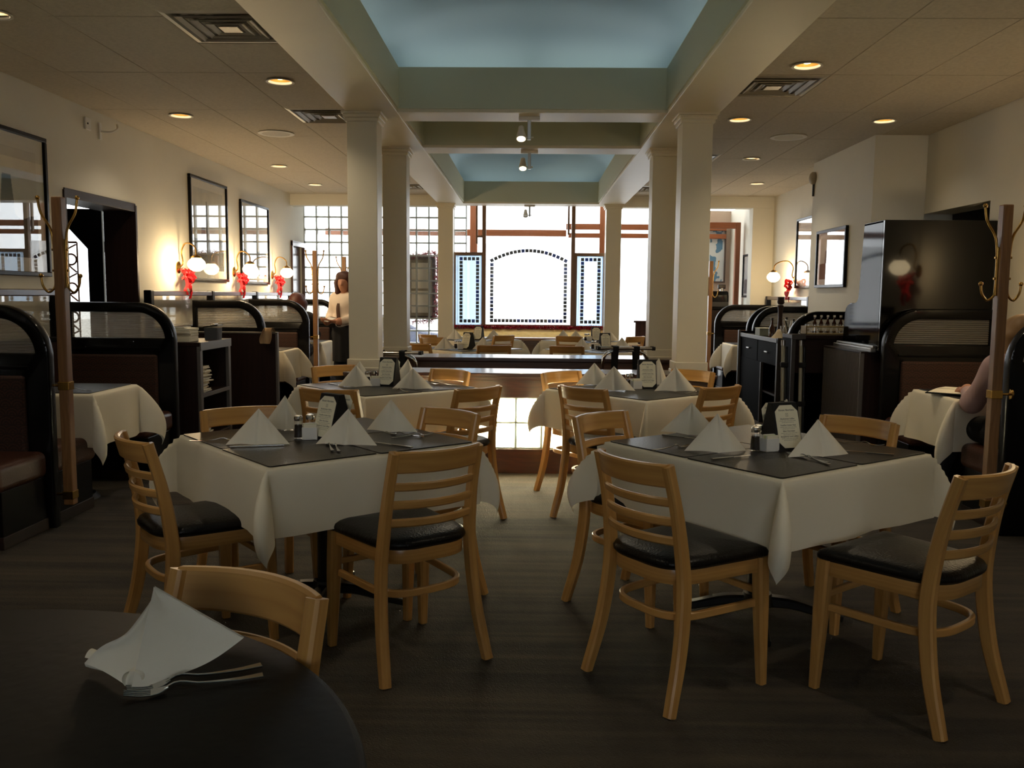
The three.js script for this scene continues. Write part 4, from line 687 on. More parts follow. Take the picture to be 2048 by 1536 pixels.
boothTable(1, -12.3, 'small booth table at the far right', 'white cloth on the far right booth table, white in window light', 305);
fork(-2.92, -5.6, -3.15, -5.68, 'fork on the nearest left booth table', TY + 0.0065);
{ // open menu on the right booth table
  const t = thing('open_menu', 'large dark menu lying open on the right booth table', 'menu', [2.97, TY + 0.012, -6.02], 0.9);
  part('cover', [bx(0.24, 0.006, 0.36, -0.122, 0.012, 0, 0.002).rotateZ(0.03), bx(0.24, 0.006, 0.36, 0.122, 0.012, 0, 0.002).rotateZ(-0.03)], M.black, t);
  part('page', [bx(0.215, 0.004, 0.33, -0.122, 0.018, 0, 0.001).rotateZ(0.03), bx(0.215, 0.004, 0.33, 0.122, 0.018, 0, 0.001).rotateZ(-0.03)], M.paper, t);
}
// wall rails above the booths, with glass below
function wallRail(side, z0, z1, posts, label) {
  const t = thing('booth_wall_rail', label, 'rail', [side * 3.6, 0, 0]);
  part('top_bar', box2(-0.03, 0.03, 1.365, 1.415, z0, z1, 0.008, 'z'), M.walnut, t);
  part('lower_bar', box2(-0.025, 0.025, 1.02, 1.06, z0, z1, 0.006, 'z'), M.black, t);
  for (const z of posts) part('post', bx(0.075, 1.42, 0.075, 0, 0.71, z, 0.01), M.black, t);
  part('pane', box2(-0.003, 0.003, 1.06, 1.365, z0 + 0.02, z1 - 0.02, 0), M.pane, t);
  part('lower_panel', box2(-0.02, 0.02, 0.02, 1.02, z0, z1, 0.003), M.laminate, t);
}
wallRail(-1, -6.62, -3.2, [-6.6, -5.06, -3.3], 'dark wood rail along the left wall before the entrance door');
wallRail(-1, -13.2, -8.22, [-8.24, -9.85, -11.45, -13.16], 'dark wood rail along the left wall under the three sconces');
wallRail(1, -13.4, -10.3, [-10.35, -11.38, -13.36], 'dark wood rail along the right wall under the right sconce');

// ================================================================ COAT POSTS
function makePost() {
  const t = new THREE.Group(); t.name = 'coat_post'; t.userData = { category: 'coat rack' };
  part('post', bx(0.058, 1.8, 0.058, 0, 1.04, 0, 0.006, 'y'), M.postWood, t);
  for (const s of [-1, 1]) {
    const h = part('hook', [tube([V(s * 0.032, 1.48, 0), V(s * 0.036, 1.66, 0), V(s * 0.05, 1.76, 0.004), V(s * 0.1, 1.85, 0.008), V(s * 0.115, 1.93, 0.008)], 0.0075, 22, 8), tube([V(s * 0.032, 1.5, 0), V(s * 0.042, 1.42, 0), V(s * 0.075, 1.395, 0.004), V(s * 0.105, 1.43, 0.006), V(s * 0.115, 1.485, 0.006)], 0.007, 20, 8), bx(0.01, 0.28, 0.016, s * 0.033, 1.56, 0, 0.003)], M.brass, t);
    part('hook_knob', [new THREE.SphereGeometry(0.013, 12, 8).translate(s * 0.115, 1.935, 0.008), new THREE.SphereGeometry(0.013, 12, 8).translate(s * 0.115, 1.49, 0.006)], M.brass, h);
    part('hook_screw', [cyl(0.007, 0.007, 0.012, 0, 0, 0, 8).rotateZ(PI / 2).translate(s * 0.042, 1.64, 0), cyl(0.007, 0.007, 0.012, 0, 0, 0, 8).rotateZ(PI / 2).translate(s * 0.042, 1.52, 0)], M.brass, h);
  }
  for (const y of [0.85, 0.2]) { part('clamp', [bx(0.066, 0.05, 0.066, 0, y, 0, 0.004)], M.brass, t); part('bracket', [cyl(0.008, 0.008, 0.07, 0, 0, 0, 10).rotateZ(PI / 2).translate(-0.06, y, 0), lathe([[0, 0], [0.03, 0.002], [0.032, 0.012], [0, 0.016]], 16).rotateZ(PI / 2).translate(-0.085, y, 0)], M.brass, t); }
  return t;
}
{
  const p0 = makePost(); p0.name = numbered('coat_post'); scene.add(p0); p0.position.set(-2.72, 0, -5.06); p0.userData.label = 'brown coat post with brass hooks at the left, nearest the viewer'; p0.userData.group = 'coat posts at the booth ends';
  copy(p0, 'brown coat post with brass hooks at the right picture edge', [2.72, 0, -5.14], PI); copy(p0, 'brown coat post with brass hooks left of the waitress', [-2.72, 0, -11.1]);
  copy(p0, 'brown coat post half hidden behind the waitress and the column', [-2.72, 0, -12.85]); copy(p0, 'brown coat post with brass hooks at the far right, beside the column', [2.72, 0, -13.34], PI);
}
// ================================================================ SCONCES AND BOWS
function makeSconce() {
  const t = new THREE.Group(); t.name = 'wall_sconce'; t.userData = { category: 'wall lamp' };
  part('wall_plate', lathe([[0, 0], [0.06, 0.0], [0.062, 0.008], [0.04, 0.02], [0.012, 0.03], [0, 0.03]], 28).rotateZ(-PI / 2).translate(0.002, 1.66, 0), M.brass, t);
  part('arm', tube([V(0.02, 1.66, 0), V(0.05, 1.7, 0), V(0.04, 1.82, 0.0), V(0.09, 1.9, 0.04), V(0.18, 1.9, 0.11), V(0.25, 1.85, 0.16), V(0.26, 1.775, 0.17)], 0.008, 48, 8), M.brass, t);
  part('holder', lathe([[0, 1.79], [0.014, 1.788], [0.045, 1.77], [0.048, 1.752], [0.04, 1.75], [0, 1.755]], 24).translate(0.26, 0, 0.17), M.brass, t);
  part('lamp_shade', lathe([[0.0, 1.615], [0.03, 1.617], [0.062, 1.634], [0.086, 1.664], [0.092, 1.69], [0.08, 1.72], [0.055, 1.745], [0.042, 1.758], [0, 1.76]], 32).translate(0.26, 0, 0.17), M.lampGlass, t);
  part('thumb_screw', [new THREE.SphereGeometry(0.008, 8, 6).translate(0.308, 1.76, 0.17), new THREE.SphereGeometry(0.008, 8, 6).translate(0.215, 1.76, 0.185)], M.brass, t);
  return t;
}
function makeBow(seed) {
  const q = mulberry(seed), t = new THREE.Group(); t.name = 'ribbon_bow'; t.userData = { category: 'bow' }; const loops = [];
  const ribbon = (pts, w, n = 18) => { const cv = new THREE.CatmullRomCurve3(pts); const side = V(q() - 0.5, q() - 0.5, q() - 0.5).normalize(); return gridSheet(2, n, (s, v) => { const c = cv.getPoint(v), T = cv.getTangent(v), S2 = side.clone().addScaledVector(T, -side.dot(T)).normalize(); const o = (s - 0.5) * w; return [c.x + S2.x * o, c.y + S2.y * o, c.z + S2.z * o, s, v]; }); };
  for (let i = 0; i < 15; i++) { const a = q() * 6.28, b = (q() - 0.4) * 2.2, L = 0.085 + 0.04 * q(), d = V(cos(b) * abs(cos(a)) * 0.5 + 0.15, sin(b) * 0.8, cos(b) * sin(a) * 1.5).normalize(), u = V(-d.y, d.x, 0.3).normalize(); loops.push(ribbon([V(0, 0, 0), d.clone().multiplyScalar(L * 0.6).addScaledVector(u, 0.034), d.clone().multiplyScalar(L), d.clone().multiplyScalar(L * 0.6).addScaledVector(u, -0.034), V(0.004, 0, 0)], 0.03)); }
  part('loop', loops, M.red, t);
  part('tail', [ribbon([V(0.01, -0.02, 0), V(0.03, -0.1, 0.03), V(0.02, -0.15, 0.06), V(0.035, -0.2, 0.04)], 0.032), ribbon([V(0.01, -0.02, 0), V(0.02, -0.1, -0.03), V(0.04, -0.16, -0.05), V(0.02, -0.24, -0.06)], 0.03)], M.red, t);
  part('heart', (() => { const s = new THREE.Shape(); s.moveTo(0, -0.045); s.bezierCurveTo(-0.05, -0.005, -0.045, 0.04, -0.02, 0.04); s.bezierCurveTo(-0.008, 0.04, 0, 0.03, 0, 0.022); s.bezierCurveTo(0, 0.03, 0.008, 0.04, 0.02, 0.04); s.bezierCurveTo(0.045, 0.04, 0.05, -0.005, 0, -0.045); return extr(s, 0.016, 0.006).rotateY(PI / 2 + 0.5).translate(0.05, -0.125, -0.01 + 0.05 * (q() - 0.5)); })(), M.redShine, t);
  return t;
}
{
  const s0 = makeSconce(), b0 = makeBow(5); let n = 0;
  const put = (side, z, sl, bl) => {
    const s = n ? s0.clone() : s0, b = n ? b0.clone() : b0; n++;
    s.name = numbered('wall_sconce'); s.userData = { label: sl, category: 'wall lamp', group: 'brass gooseneck wall sconces' }; s.position.set(side * 3.68, 0, z); b.name = numbered('ribbon_bow'); b.userData = { label: bl, category: 'bow', group: 'red ribbon bows' };
    if (side > 0) { s.rotation.y = PI; } b.position.set(side * 3.6, 1.575, z + 0.02); b.rotation.y = side > 0 ? PI : 0; b.rotation.x = n * 0.7; b.rotation.x = 0; scene.add(s, b);
    const l = new THREE.PointLight(WARM, n === 5 ? SCONCE_I * 0.6 : SCONCE_I, 0, 2); l.position.set(side * (3.68 - 0.26), 1.69, z + (side > 0 ? -0.17 : 0.17)); l.castShadow = true; l.shadow.radius = 3; scene.add(l);
  };
  put(-1, -9.15, 'glowing white sconce left of the first middle picture', 'red bow under the nearest left sconce'); put(-1, -10.88, 'glowing white sconce between the two left wall pictures', 'red bow under the middle left sconce'); put(-1, -12.5, 'glowing white sconce left of the far brown door', 'red bow under the farthest left sconce');
  put(1, -12.3, 'glowing white sconce on the right wall by the far picture', 'red bow with a heart under the right sconce'); put(1, -5.72, 'glowing sconce on the right wall mirrored in the black hutch', 'red bow mirrored in the black hutch');
}
// ================================================================ PICTURES
const printTex = (seed, sky, ground, mark) => tex(192, 192, (u, v) => { const h = 0.34 + 0.1 * fbm(u, 0.3, 5, 1, seed, 3), n = fbm(u, v, 8, 8, seed + 3, 4); let c = v < h ? mixc(ground, [70, 72, 70], n) : mixc(sky, [215, 212, 200], n * 0.7 + 0.3 * v); for (const [x, w, t] of mark) if (abs(u - x) < w * (1.2 - v) && v > h - 0.06 && v < t) c = mixc(c, [82, 84, 88], 0.75 + 0.2 * n); return c; }, [1, 1]);
function picture(side, z0, z1, y0, y1, tx, label, o = {}) {
  const X = o.x ?? 3.68, t = thing('framed_picture', label, 'picture', [side * X, 0, 0]), s = -side, w = 0.032, b = (a, c) => [min(a, c), max(a, c)];
  const [f0, f1] = b(s * 0.002, s * 0.034); part('frame', [box2(f0, f1, y0, y0 + w, z0, z1, 0.005, 'z'), box2(f0, f1, y1 - w, y1, z0, z1, 0.005, 'z'), box2(f0, f1, y0 + w, y1 - w, z0, z0 + w, 0.005), box2(f0, f1, y0 + w, y1 - w, z1 - w, z1, 0.005)], M.black, t);
  const [m0, m1] = b(s * 0.006, s * 0.012), mm = o.mat ?? 0.1; part('mat_board', box2(m0, m1, y0 + w, y1 - w, z0 + w, z1 - w, 0), S('#d9d5ca'), t);
  const g = new THREE.PlaneGeometry(z1 - z0 - 2 * w - 2 * mm, y1 - y0 - 2 * w - 2 * mm).rotateY(-side * PI / 2).translate(s * 0.0135, (y0 + y1) / 2, (z0 + z1) / 2); part('print', g, new THREE.MeshStandardMaterial({ map: tx, roughness: 0.8 }), t);
  const [g0, g1] = b(s * 0.02, s * 0.022); part('pane', box2(g0, g1, y0 + w, y1 - w, z0 + w, z1 - w, 0), M.pane, t);
}
picture(-1, -6.66, -5.46, 1.51, 2.54, printTex(3, [196, 190, 182], [120, 112, 104], [[0.6, 0.12, 0.75]]), 'large black framed print on the left wall, cut by the picture edge');
picture(-1, -10.62, -9.46, 1.53, 2.67, printTex(7, [170, 174, 176], [104, 100, 96], [[0.42, 0.05, 0.86], [0.3, 0.09, 0.6]]), 'black framed print on the left wall between the first two sconces', { mat: 0.09 });
picture(-1, -12.3, -11.12, 1.52, 2.58, printTex(9, [180, 180, 180], [96, 94, 92], [[0.5, 0.12, 0.66]]), 'black framed print on the left wall, second from the entrance', { mat: 0.08 });
picture(1, -9.86, -8.95, 1.51, 2.13, printTex(13, [190, 186, 178], [120, 84, 66], [[0.3, 0.1, 0.7]]), 'small black framed picture on the right wall pier', { x: 3.19, mat: 0.06 });
picture(1, -12.25, -11.2, 1.53, 2.47, printTex(17, [186, 190, 194], [110, 112, 116], [[0.6, 0.08, 0.7]]), 'black framed picture on the right wall, partly behind the pier', { mat: 0.08 });
picture(1, -14.5, -13.85, 1.4, 2.09, printTex(19, [200, 208, 214], [130, 140, 150], [[0.5, 0.2, 0.5]]), 'narrow black framed picture on the bright entry wall', { x: 3.5, mat: 0.03 });
{ const t = thing('framed_poster', 'tall framed blue and white poster beyond the entry door', 'poster', [3.22, 1.65, -15.58]); part('frame', frameG(-0.2, 0.2, 0, 0.95, 0, 0.04, 0.025), M.walnut, t); part('print', new THREE.PlaneGeometry(0.36, 0.91).translate(0, 0.475, 0.012), new THREE.MeshStandardMaterial({ map: tex(128, 256, (u, v) => mixc([235, 240, 242], [90, 140, 180], fbm(u, v, 4, 6, 23, 3) > 0.52 && abs(u - 0.6) < 0.3 ? 0.9 : 0.05), [1, 1]), roughness: 0.6 }), t); }
// small wall fittings
{ const t = thing('wall_sensor', 'small white square sensor high on the left wall', 'sensor', [XL, 2.78, -7.34]); part('cover', bx(0.018, 0.1, 0.09, 0.01, 0, 0, 0.006), M.white, t); part('lens', cyl(0.008, 0.008, 0.006, 0, 0, 0, 10).rotateZ(PI / 2).translate(0.021, 0.0, 0.02), M.iron, t);
  const b = thing('wall_bracket', 'small pale pivoting bracket beside the sensor on the left wall', 'bracket', [XL, 2.78, -7.62]); part('plate', bx(0.012, 0.14, 0.04, 0.006, -0.02, 0.06, 0.003), M.white, b); part('arm', tube([V(0.01, -0.02, 0.06), V(0.07, -0.02, 0.02), V(0.08, 0.03, -0.1), V(0.06, 0.07, -0.14)], 0.009, 16, 8), M.white, b);
  const s = thing('alarm_strobe', 'small tan alarm dome on the far corner of the right pier', 'alarm', [3.19, 2.7, -10.1]); part('dome', new THREE.SphereGeometry(0.07, 18, 12).scale(0.6, 1, 1).translate(-0.02, 0.04, 0), S('#a89a80'), s); part('stem', bx(0.02, 0.16, 0.02, -0.012, -0.08, 0, 0.003), M.iron, s); }

// ================================================================ SERVICE STATIONS
{ // left napkin station: open shelves toward the aisle
  const t = thing('service_station', 'dark wood service station with open napkin shelves at the left', 'cabinet', [-2.75, 0, -7.62]);
  part('side_panel', [box2(-0.5, -0.02, 0, 0.95, 0.34, 0.37, 0.003)], M.laminate, t); part('side_panel', [box2(-0.5, -0.02, 0, 0.95, -0.37, -0.34, 0.003)], M.laminate, t);
  part('edge_post', box2(-0.03, 0.0, 0, 0.95, 0.318, 0.372, 0.002), M.edge, t); part('edge_post', box2(-0.03, 0.0, 0, 0.95, -0.372, -0.318, 0.002), M.edge, t);
  part('top', box2(-0.52, 0.005, 0.95, 0.985, -0.375, 0.375, 0.004, 'z'), M.laminate, t); part('top_edge', box2(-0.005, 0.008, 0.915, 0.985, -0.375, 0.375, 0.002, 'z'), M.edge, t);
  part('back_panel', box2(-0.5, -0.48, 0, 0.95, -0.34, 0.34, 0), M.laminate, t);
  part('shelf', box2(-0.48, -0.004, 0.52, 0.545, -0.34, 0.34, 0.002, 'z'), M.laminate, t); part('shelf', box2(-0.48, -0.004, 0.15, 0.175, -0.34, 0.34, 0.002, 'z'), M.laminate, t);
  part('shelf_edge', box2(-0.008, 0.0, 0.515, 0.55, -0.32, 0.32, 0.002, 'z'), M.edge, t);
  const q = mulberry(41);
  const nf = (w, d) => bx(w, 0.011, d, 0, 0, 0, 0.004); const sg = fin(nf(0.2, 0.2));
  for (let i = 0; i < 24; i++) { const o = one('stacked_napkin', sg, M.napkin, i < 18 ? 'flat white napkin in the tall shelf stack, ' + nth[17 - i] + ' from its top' : 'flat white napkin in the low bottom shelf pile, ' + nth[23 - i] + ' from its top', 'napkin', i < 18 ? 'napkins stacked on the upper shelf' : 'napkins on the bottom shelf', [-2.9 + (q() - 0.5) * 0.045, (i < 18 ? 0.551 + i * 0.0125 : 0.181 + (i - 18) * 0.0125), -7.5 + (q() - 0.5) * 0.06], (q() - 0.5) * 0.35); o.rotation.z = (q() - 0.5) * 0.05; }
  const st = thing('paper_stack', 'stack of cream paper pads on top of the left station', 'paper', [-2.94, 0.985, -7.42]); for (let i = 0; i < 5; i++) part('pad', bx(0.16, 0.022, 0.2, (q() - 0.5) * 0.012, 0.011 + i * 0.023, (q() - 0.5) * 0.02, 0.003), M.paper, st).rotation.y = (q() - 0.5) * 0.1; part('loose_sheet', [bx(0.12, 0.004, 0.16, -0.03, 0.122, 0.02, 0.001), bx(0.1, 0.004, 0.14, -0.03, 0.15, -0.02, 0.001).rotateZ(0.12)], M.white, st);
  const cd = thing('caddy', 'grey utensil caddy with dark hinged lid on the left station', 'caddy', [-2.83, 0.985, -7.78]); part('tub', rings(roundedOutline([[-0.06, -0.07], [-0.06, 0.07], [0.06, 0.07], [0.06, -0.07]], 0.015, 4), [[0.92, 0], [0.95, 0.01], [1, 0.1], [1.03, 0.105]]), S('#4a4d52', { roughness: 0.5 }), cd); part('lid', bx(0.13, 0.012, 0.15, 0.015, 0.12, 0, 0.004).rotateZ(0.12), M.black, cd); part('clip', bx(0.03, 0.008, 0.1, 0.03, 0.133, 0, 0.003).rotateZ(0.12), M.alu, cd);
  one('towel', gridSheet(20, 30, (s, v) => { const a = v < 0.5 ? (0.5 - v) * 0.32 : (v - 0.5) * 0.28, dr = max(0, a - 0.02); return [-2.66 + (s - 0.5) * 0.09 * (1 + 0.3 * sin(v * 9)) + 0.02 * sin(s * 6 + v * 5), 1.03 - dr + 0.02 * cos((v - 0.5) * 6), -8.86 + (v < 0.5 ? -1 : 1) * min(0.04, a) + 0.014 * sin(s * 12 + v * 3), s * 0.2, v * 0.4]; }), S('#b79a76', { roughness: 0.95, side: THREE.DoubleSide, bumpMap: weave, bumpScale: 0.001 }), 'tan towel hung over the dark screen beside the left station', 'towel');
  const sc = thing('side_screen', 'waist high dark wood screen with pale edge behind the left station', 'partition', [-3.1, 0, -8.9]); part('panel', box2(-0.55, 0.51, 0, 0.99, -0.022, 0.022, 0.003, 'y'), M.laminate, sc); part('edge_strip', box2(0.508, 0.53, 0, 1.0, -0.026, 0.026, 0.003), M.edge, sc); part('top_strip', box2(-0.55, 0.53, 0.988, 1.005, -0.026, 0.026, 0.003, 'x'), M.edge, sc);
}
{ // right side station and bottle counter
  const t = thing('service_station', 'black open service station with bottles on top at the right', 'cabinet', [2.6, 0, -9.95]);
  part('screen_panel', box2(-0.02, 0.9, 0, 0.99, -0.93, -0.9, 0.003), M.blackMatte, t); part('edge_strip', box2(-0.025, 0.002, 0, 1.0, -0.935, -0.885, 0.003), M.edgeDark, t);
  part('top', box2(0, 0.7, 0.93, 0.965, -0.9, 0.76, 0.004, 'z'), M.blackMatte, t); part('top_edge', box2(-0.012, 0.006, 0.925, 0.97, -0.88, 0.76, 0.003, 'z'), M.edgeDark, t);
  part('drawer_front', box2(0.004, 0.02, 0.68, 0.92, -0.88, -0.1, 0.004, 'z'), M.blackMatte, t); part('drawer_front', box2(0.004, 0.02, 0.68, 0.92, -0.08, 0.7, 0.004, 'z'), M.blackMatte, t);
  for (const z of [-0.5, 0.3]) part('drawer_pull', box2(-0.012, 0.004, 0.8, 0.815, z - 0.06, z + 0.06, 0.003), M.alu, t);
  part('side_panel', box2(0.0, 0.02, 0, 0.68, -0.88, 0.1, 0.003), M.blackMatte, t); part('back_panel', box2(0.68, 0.7, 0, 0.93, -0.9, 0.76, 0), M.laminate, t); part('shelf', box2(0.02, 0.68, 0.35, 0.37, -0.88, 0.74, 0), M.laminate, t);
  part('edge_post', box2(-0.012, 0.03, 0, 0.98, 0.72, 0.77, 0.003), M.edgeDark, t); part('edge_post', box2(-0.008, 0.02, 0, 0.68, 0.08, 0.12, 0.003), M.edgeDark, t);
  const bottle = (name, m, x, z, h, r, label, neck = 0.35) => { const b = thing(name, label, 'bottle', [x, 0.966, z]); part('glass', lathe([[0, 0], [r, 0.002], [r, h * (1 - neck) - r], [r * 0.45, h * (1 - neck) + r * 0.4], [r * 0.36, h * 0.94], [r * 0.42, h * 0.95], [r * 0.42, h], [0, h]], 20), m, b); part('stopper', cyl(r * 0.35, r * 0.3, 0.02, 0, h + 0.01, 0, 10), M.rubber, b); return b; };
  bottle('brown_bottle', M.bottleBrown, 2.68, -9.75, 0.19, 0.033, 'brown glass bottle on the right service station'); bottle('dressing_bottle', M.bottleClear, 2.8, -9.62, 0.2, 0.036, 'clear bottle in the glass tub on the right station'); bottle('dressing_bottle', M.bottleClear, 2.9, -9.7, 0.18, 0.034, 'second clear bottle with dark stopper on the right station');
  const tub = thing('glass_tub', 'clear ribbed tub holding bottles and cutlery on the right station', 'tub', [2.78, 0.966, -9.42]); const tl = lathe([[0, 0.002], [0.085, 0.003], [0.1, 0.13], [0.104, 0.132], [0.09, 0.0], [0, 0]], 24); part('tub', tl, M.glassware, tub); for (let i = 0; i < 6; i++) part('utensil', sweep([V(0.02 * cos(i), 0.01, 0.02 * sin(i)), V(0.07 * cos(i * 1.3), 0.19, 0.07 * sin(i * 1.3))], () => [0.014, 0.003], 4), M.steel, tub);
  const mill = thing('pepper_mill', 'tall dark turned pepper mill on the right service station', 'pepper mill', [2.95, 0.966, -10.4]); part('body', lathe([[0, 0], [0.04, 0.002], [0.042, 0.03], [0.03, 0.08], [0.024, 0.2], [0.03, 0.3], [0.036, 0.34], [0.02, 0.35], [0, 0.35]], 20), M.laminate, mill); part('head', lathe([[0, 0.35], [0.03, 0.355], [0.042, 0.38], [0.036, 0.42], [0.04, 0.44], [0, 0.445]], 20), M.laminate, mill);
  const bxx = thing('tissue_box', 'plain pale box on the right service station behind the brown bottle', 'box', [2.68, 0.966, -10.1]); part('box', bx(0.14, 0.08, 0.2, 0, 0.04, 0, 0.006), S('#8f927f'), bxx); part('lid', bx(0.144, 0.012, 0.204, 0, 0.083, 0, 0.004), S('#a2a491'), bxx);
  one('cloth_heap', gridSheet(24, 24, (s, v) => { const u = 2 * s - 1, w = 2 * v - 1, r = hypot(u, w), h = max(0, 1 - r) * 0.09 * (0.7 + 0.8 * fbm(s, v, 5, 5, 77, 2)); return [2.68 + u * 0.07, 0.968 + h, -9.5 + w * 0.1, s * 0.2, v * 0.2]; }), S('#c9b899', { roughness: 0.95, side: THREE.DoubleSide }), 'crumpled cream cloth beside the brown bottle on the right station', 'cloth');
}
{
  const t = thing('bottle_counter', 'dark counter with metal edge behind the folded tray stands', 'counter', [2.45, 0, -8.34]);
  part('top', box2(0, 0.75, 1.02, 1.055, -0.2, 0.14, 0.004, 'x'), M.laminate, t); part('front_panel', box2(0.01, 0.75, 0.7, 1.02, 0.1, 0.13, 0.003, 'x'), M.laminate, t); part('side_panel', box2(0.0, 0.025, 0, 1.02, -0.2, 0.13, 0.003), M.blackMatte, t); part('side_panel', box2(0.72, 0.745, 0, 1.02, -0.2, 0.13, 0.003), M.blackMatte, t); part('shelf', box2(0.02, 0.72, 0.42, 0.44, -0.19, 0.12, 0.002), M.blackMatte, t); part('back_panel', box2(0.02, 0.73, 0, 1.02, -0.21, -0.19, 0), M.blackMatte, t); part('top_edge', box2(-0.012, 0.12, 1.015, 1.062, 0.135, 0.15, 0.003), M.edgeDark, t); part('edge_post', box2(-0.006, 0.03, 0.0, 1.02, 0.115, 0.14, 0.002), M.edgeDark, t);
  const rk = thing('glass_rack', 'tan rack of upturned glasses on the dark counter', 'glass rack', [2.88, 1.056, -8.38]); part('tray', frameG(-0.28, 0.28, 0, 0.08, -0.08, -0.07, 0.012).concat(frameG(-0.28, 0.28, 0, 0.08, 0.07, 0.08, 0.012), [box2(-0.28, 0.28, 0, 0.008, -0.08, 0.08, 0.001), box2(-0.28, -0.27, 0, 0.08, -0.08, 0.08, 0.001), box2(0.27, 0.28, 0, 0.08, -0.08, 0.08, 0.001)]), S('#a8956a'), rk);
  const tg = fin(lathe([[0.026, 0.0], [0.022, 0.09], [0.0, 0.092], [0.02, 0.087], [0.024, 0.0]], 16)); let g0; for (let i = 0; i < 8; i++) for (let k = 0; k < 2; k++) { const o = one('tumbler', tg, M.glassware, 'clear upturned tumbler in the tan rack, ' + (k ? 'front' : 'back') + ' row, ' + nth[i] + ' from left', 'glass', 'tumblers in the tan rack', [2.65 + i * 0.066, 1.066, -8.415 + k * 0.07]); }
  const wb = (x, z, i) => { const b = thing('sauce_bottle', 'small dark capped bottle behind the glass rack, ' + nth[i] + ' from left', 'bottle', [x, 1.056, z], 0, 'dark bottles behind the glass rack'); part('glass', lathe([[0, 0], [0.02, 0.002], [0.02, 0.1], [0.009, 0.13], [0.009, 0.16], [0, 0.16]], 14), M.bottleBrown, b); part('cap', cyl(0.012, 0.012, 0.02, 0, 0.17, 0, 12), M.white, b); part('wrapper', new THREE.CylinderGeometry(0.0205, 0.0205, 0.05, 14, 1, true).translate(0, 0.055, 0), M.paper, b); };
  for (let i = 0; i < 7; i++) wb(2.74 + i * 0.062, -8.49, i);
}
{ // tall glossy black hutch with fluted base
  const t = thing('black_hutch', 'tall glossy black hutch with fluted grey base on the right', 'cabinet', [2.8, 0, -7.1]);
  const s = new THREE.Shape(); s.moveTo(0, 0.98); s.lineTo(0, 2.02); s.lineTo(-0.4, 2.02); s.lineTo(-0.46, 1.42); s.quadraticCurveTo(-0.48, 1.36, -0.56, 1.36); s.quadraticCurveTo(-0.74, 1.36, -0.76, 1.28); s.lineTo(-0.8, 0.98); s.closePath();
  const sideMat = M.gloss.clone(); sideMat.clearcoat = 0.42;
  // side panel in the y-z plane: shape x -> -z depth
  const side = extr(s, 0.03, 0.004).rotateY(-PI / 2); part('side_panel', side.clone().translate(0.015, 0, 0), sideMat, t);
  part('front_panel', box2(0.0, 0.9, 0.98, 2.02, 0.0, 0.03, 0.004), M.gloss, t); part('top', box2(0.0, 0.88, 2.0, 2.02, -0.4, 0.0, 0.003), M.gloss, t); part('back_panel', box2(0.02, 0.88, 0.98, 2.0, -0.42, -0.39, 0), M.black, t); part('shelf', box2(0.02, 0.88, 1.34, 1.36, -0.7, -0.4, 0.002), M.gloss, t);
  part('base_moulding', [box2(-0.045, 0.0, 0.965, 1.0, -0.9, -0.02, 0.006, 'z'), box2(-0.03, 0.0, 1.0, 1.02, -0.86, -0.02, 0.006, 'z')], M.alu, t);
  const fl = []; for (let i = 0; i < 30; i++) fl.push(new THREE.CylinderGeometry(0.0135, 0.0135, 0.93, 8, 1, false, PI, PI).translate(-0.09, 0.485, -0.98 + (i + 0.5) * 0.03)); part('fluted_panel', fl, S('#55504c', { roughness: 0.4, metalness: 0.2 }), t);
  part('base', [box2(-0.088, 0.86, 0.0, 0.96, -0.98, -0.08, 0.004), box2(-0.1, 0.86, 0.95, 0.968, -0.99, -0.075, 0.003)], M.laminate, t); part('base_edge', box2(-0.105, -0.07, 0, 0.965, -0.085, -0.075, 0.002), M.edge, t);
}
// ================================================================ TRAY STANDS
function trayStand(label, p, turn, w = 0.46, h = 0.92, spread = 0.07) {
  const t = thing('tray_stand', label, 'tray stand', p, turn, 'chrome tray stands');
  for (const s of [-1, 1]) { part('leg_frame', tube([V(-w / 2 + 0.03, 0.012, s * spread * 1.3), V(-w / 2 + 0.03, h - 0.12, -s * spread * 0.2), V(-w / 2 + 0.05, h - 0.05, -s * spread * 0.4), V(-w / 2 + 0.11, h - 0.02, -s * spread * 0.45), V(w / 2 - 0.11, h - 0.02, -s * spread * 0.45), V(w / 2 - 0.05, h - 0.05, -s * spread * 0.4), V(w / 2 - 0.03, h - 0.12, -s * spread * 0.2), V(w / 2 - 0.03, 0.012, s * spread * 1.3)], 0.0125, 60, 10), M.chrome, t);
    part('top_bar', cyl(0.0135, 0.0135, w + 0.02, 0, 0, 0, 12).rotateZ(PI / 2).translate(0, h + 0.008, s * spread * 0.6), M.chrome, t); part('end_cap', [cyl(0.017, 0.017, 0.03, 0, 0, 0, 12).rotateZ(PI / 2).translate(w / 2 + 0.015, h + 0.008, s * spread * 0.6), cyl(0.017, 0.017, 0.03, 0, 0, 0, 12).rotateZ(PI / 2).translate(-w / 2 - 0.015, h + 0.008, s * spread * 0.6)], M.rubber, t); }
  for (const x of [-w * 0.2, w * 0.2]) part('strap', gridSheet(1, 24, (s, v) => { const a = v * 2 - 1; const q = abs(a); return [x + (s - 0.5) * 0.05 + (x < 0 ? -1 : 1) * 0.006 * q, h + 0.028 - (q < 0.25 ? 0 : (q - 0.25) * 0.32), (q < 0.25 ? a * 4 * spread : Math.sign(a) * spread * (1 - (q - 0.25) * 0.9)), s, v]; }), new THREE.MeshStandardMaterial({ color: '#0d0d0e', roughness: 0.8, side: THREE.DoubleSide }), t);
  return t;
}
trayStand('chrome tray stand with black straps in front of the right column', [0.86, 0, -7.85], 0.05, 0.46, 0.93);
trayStand('chrome tray stand with black straps behind the left front column', [-1.24, 0, -7.85], -0.03, 0.5, 0.87);
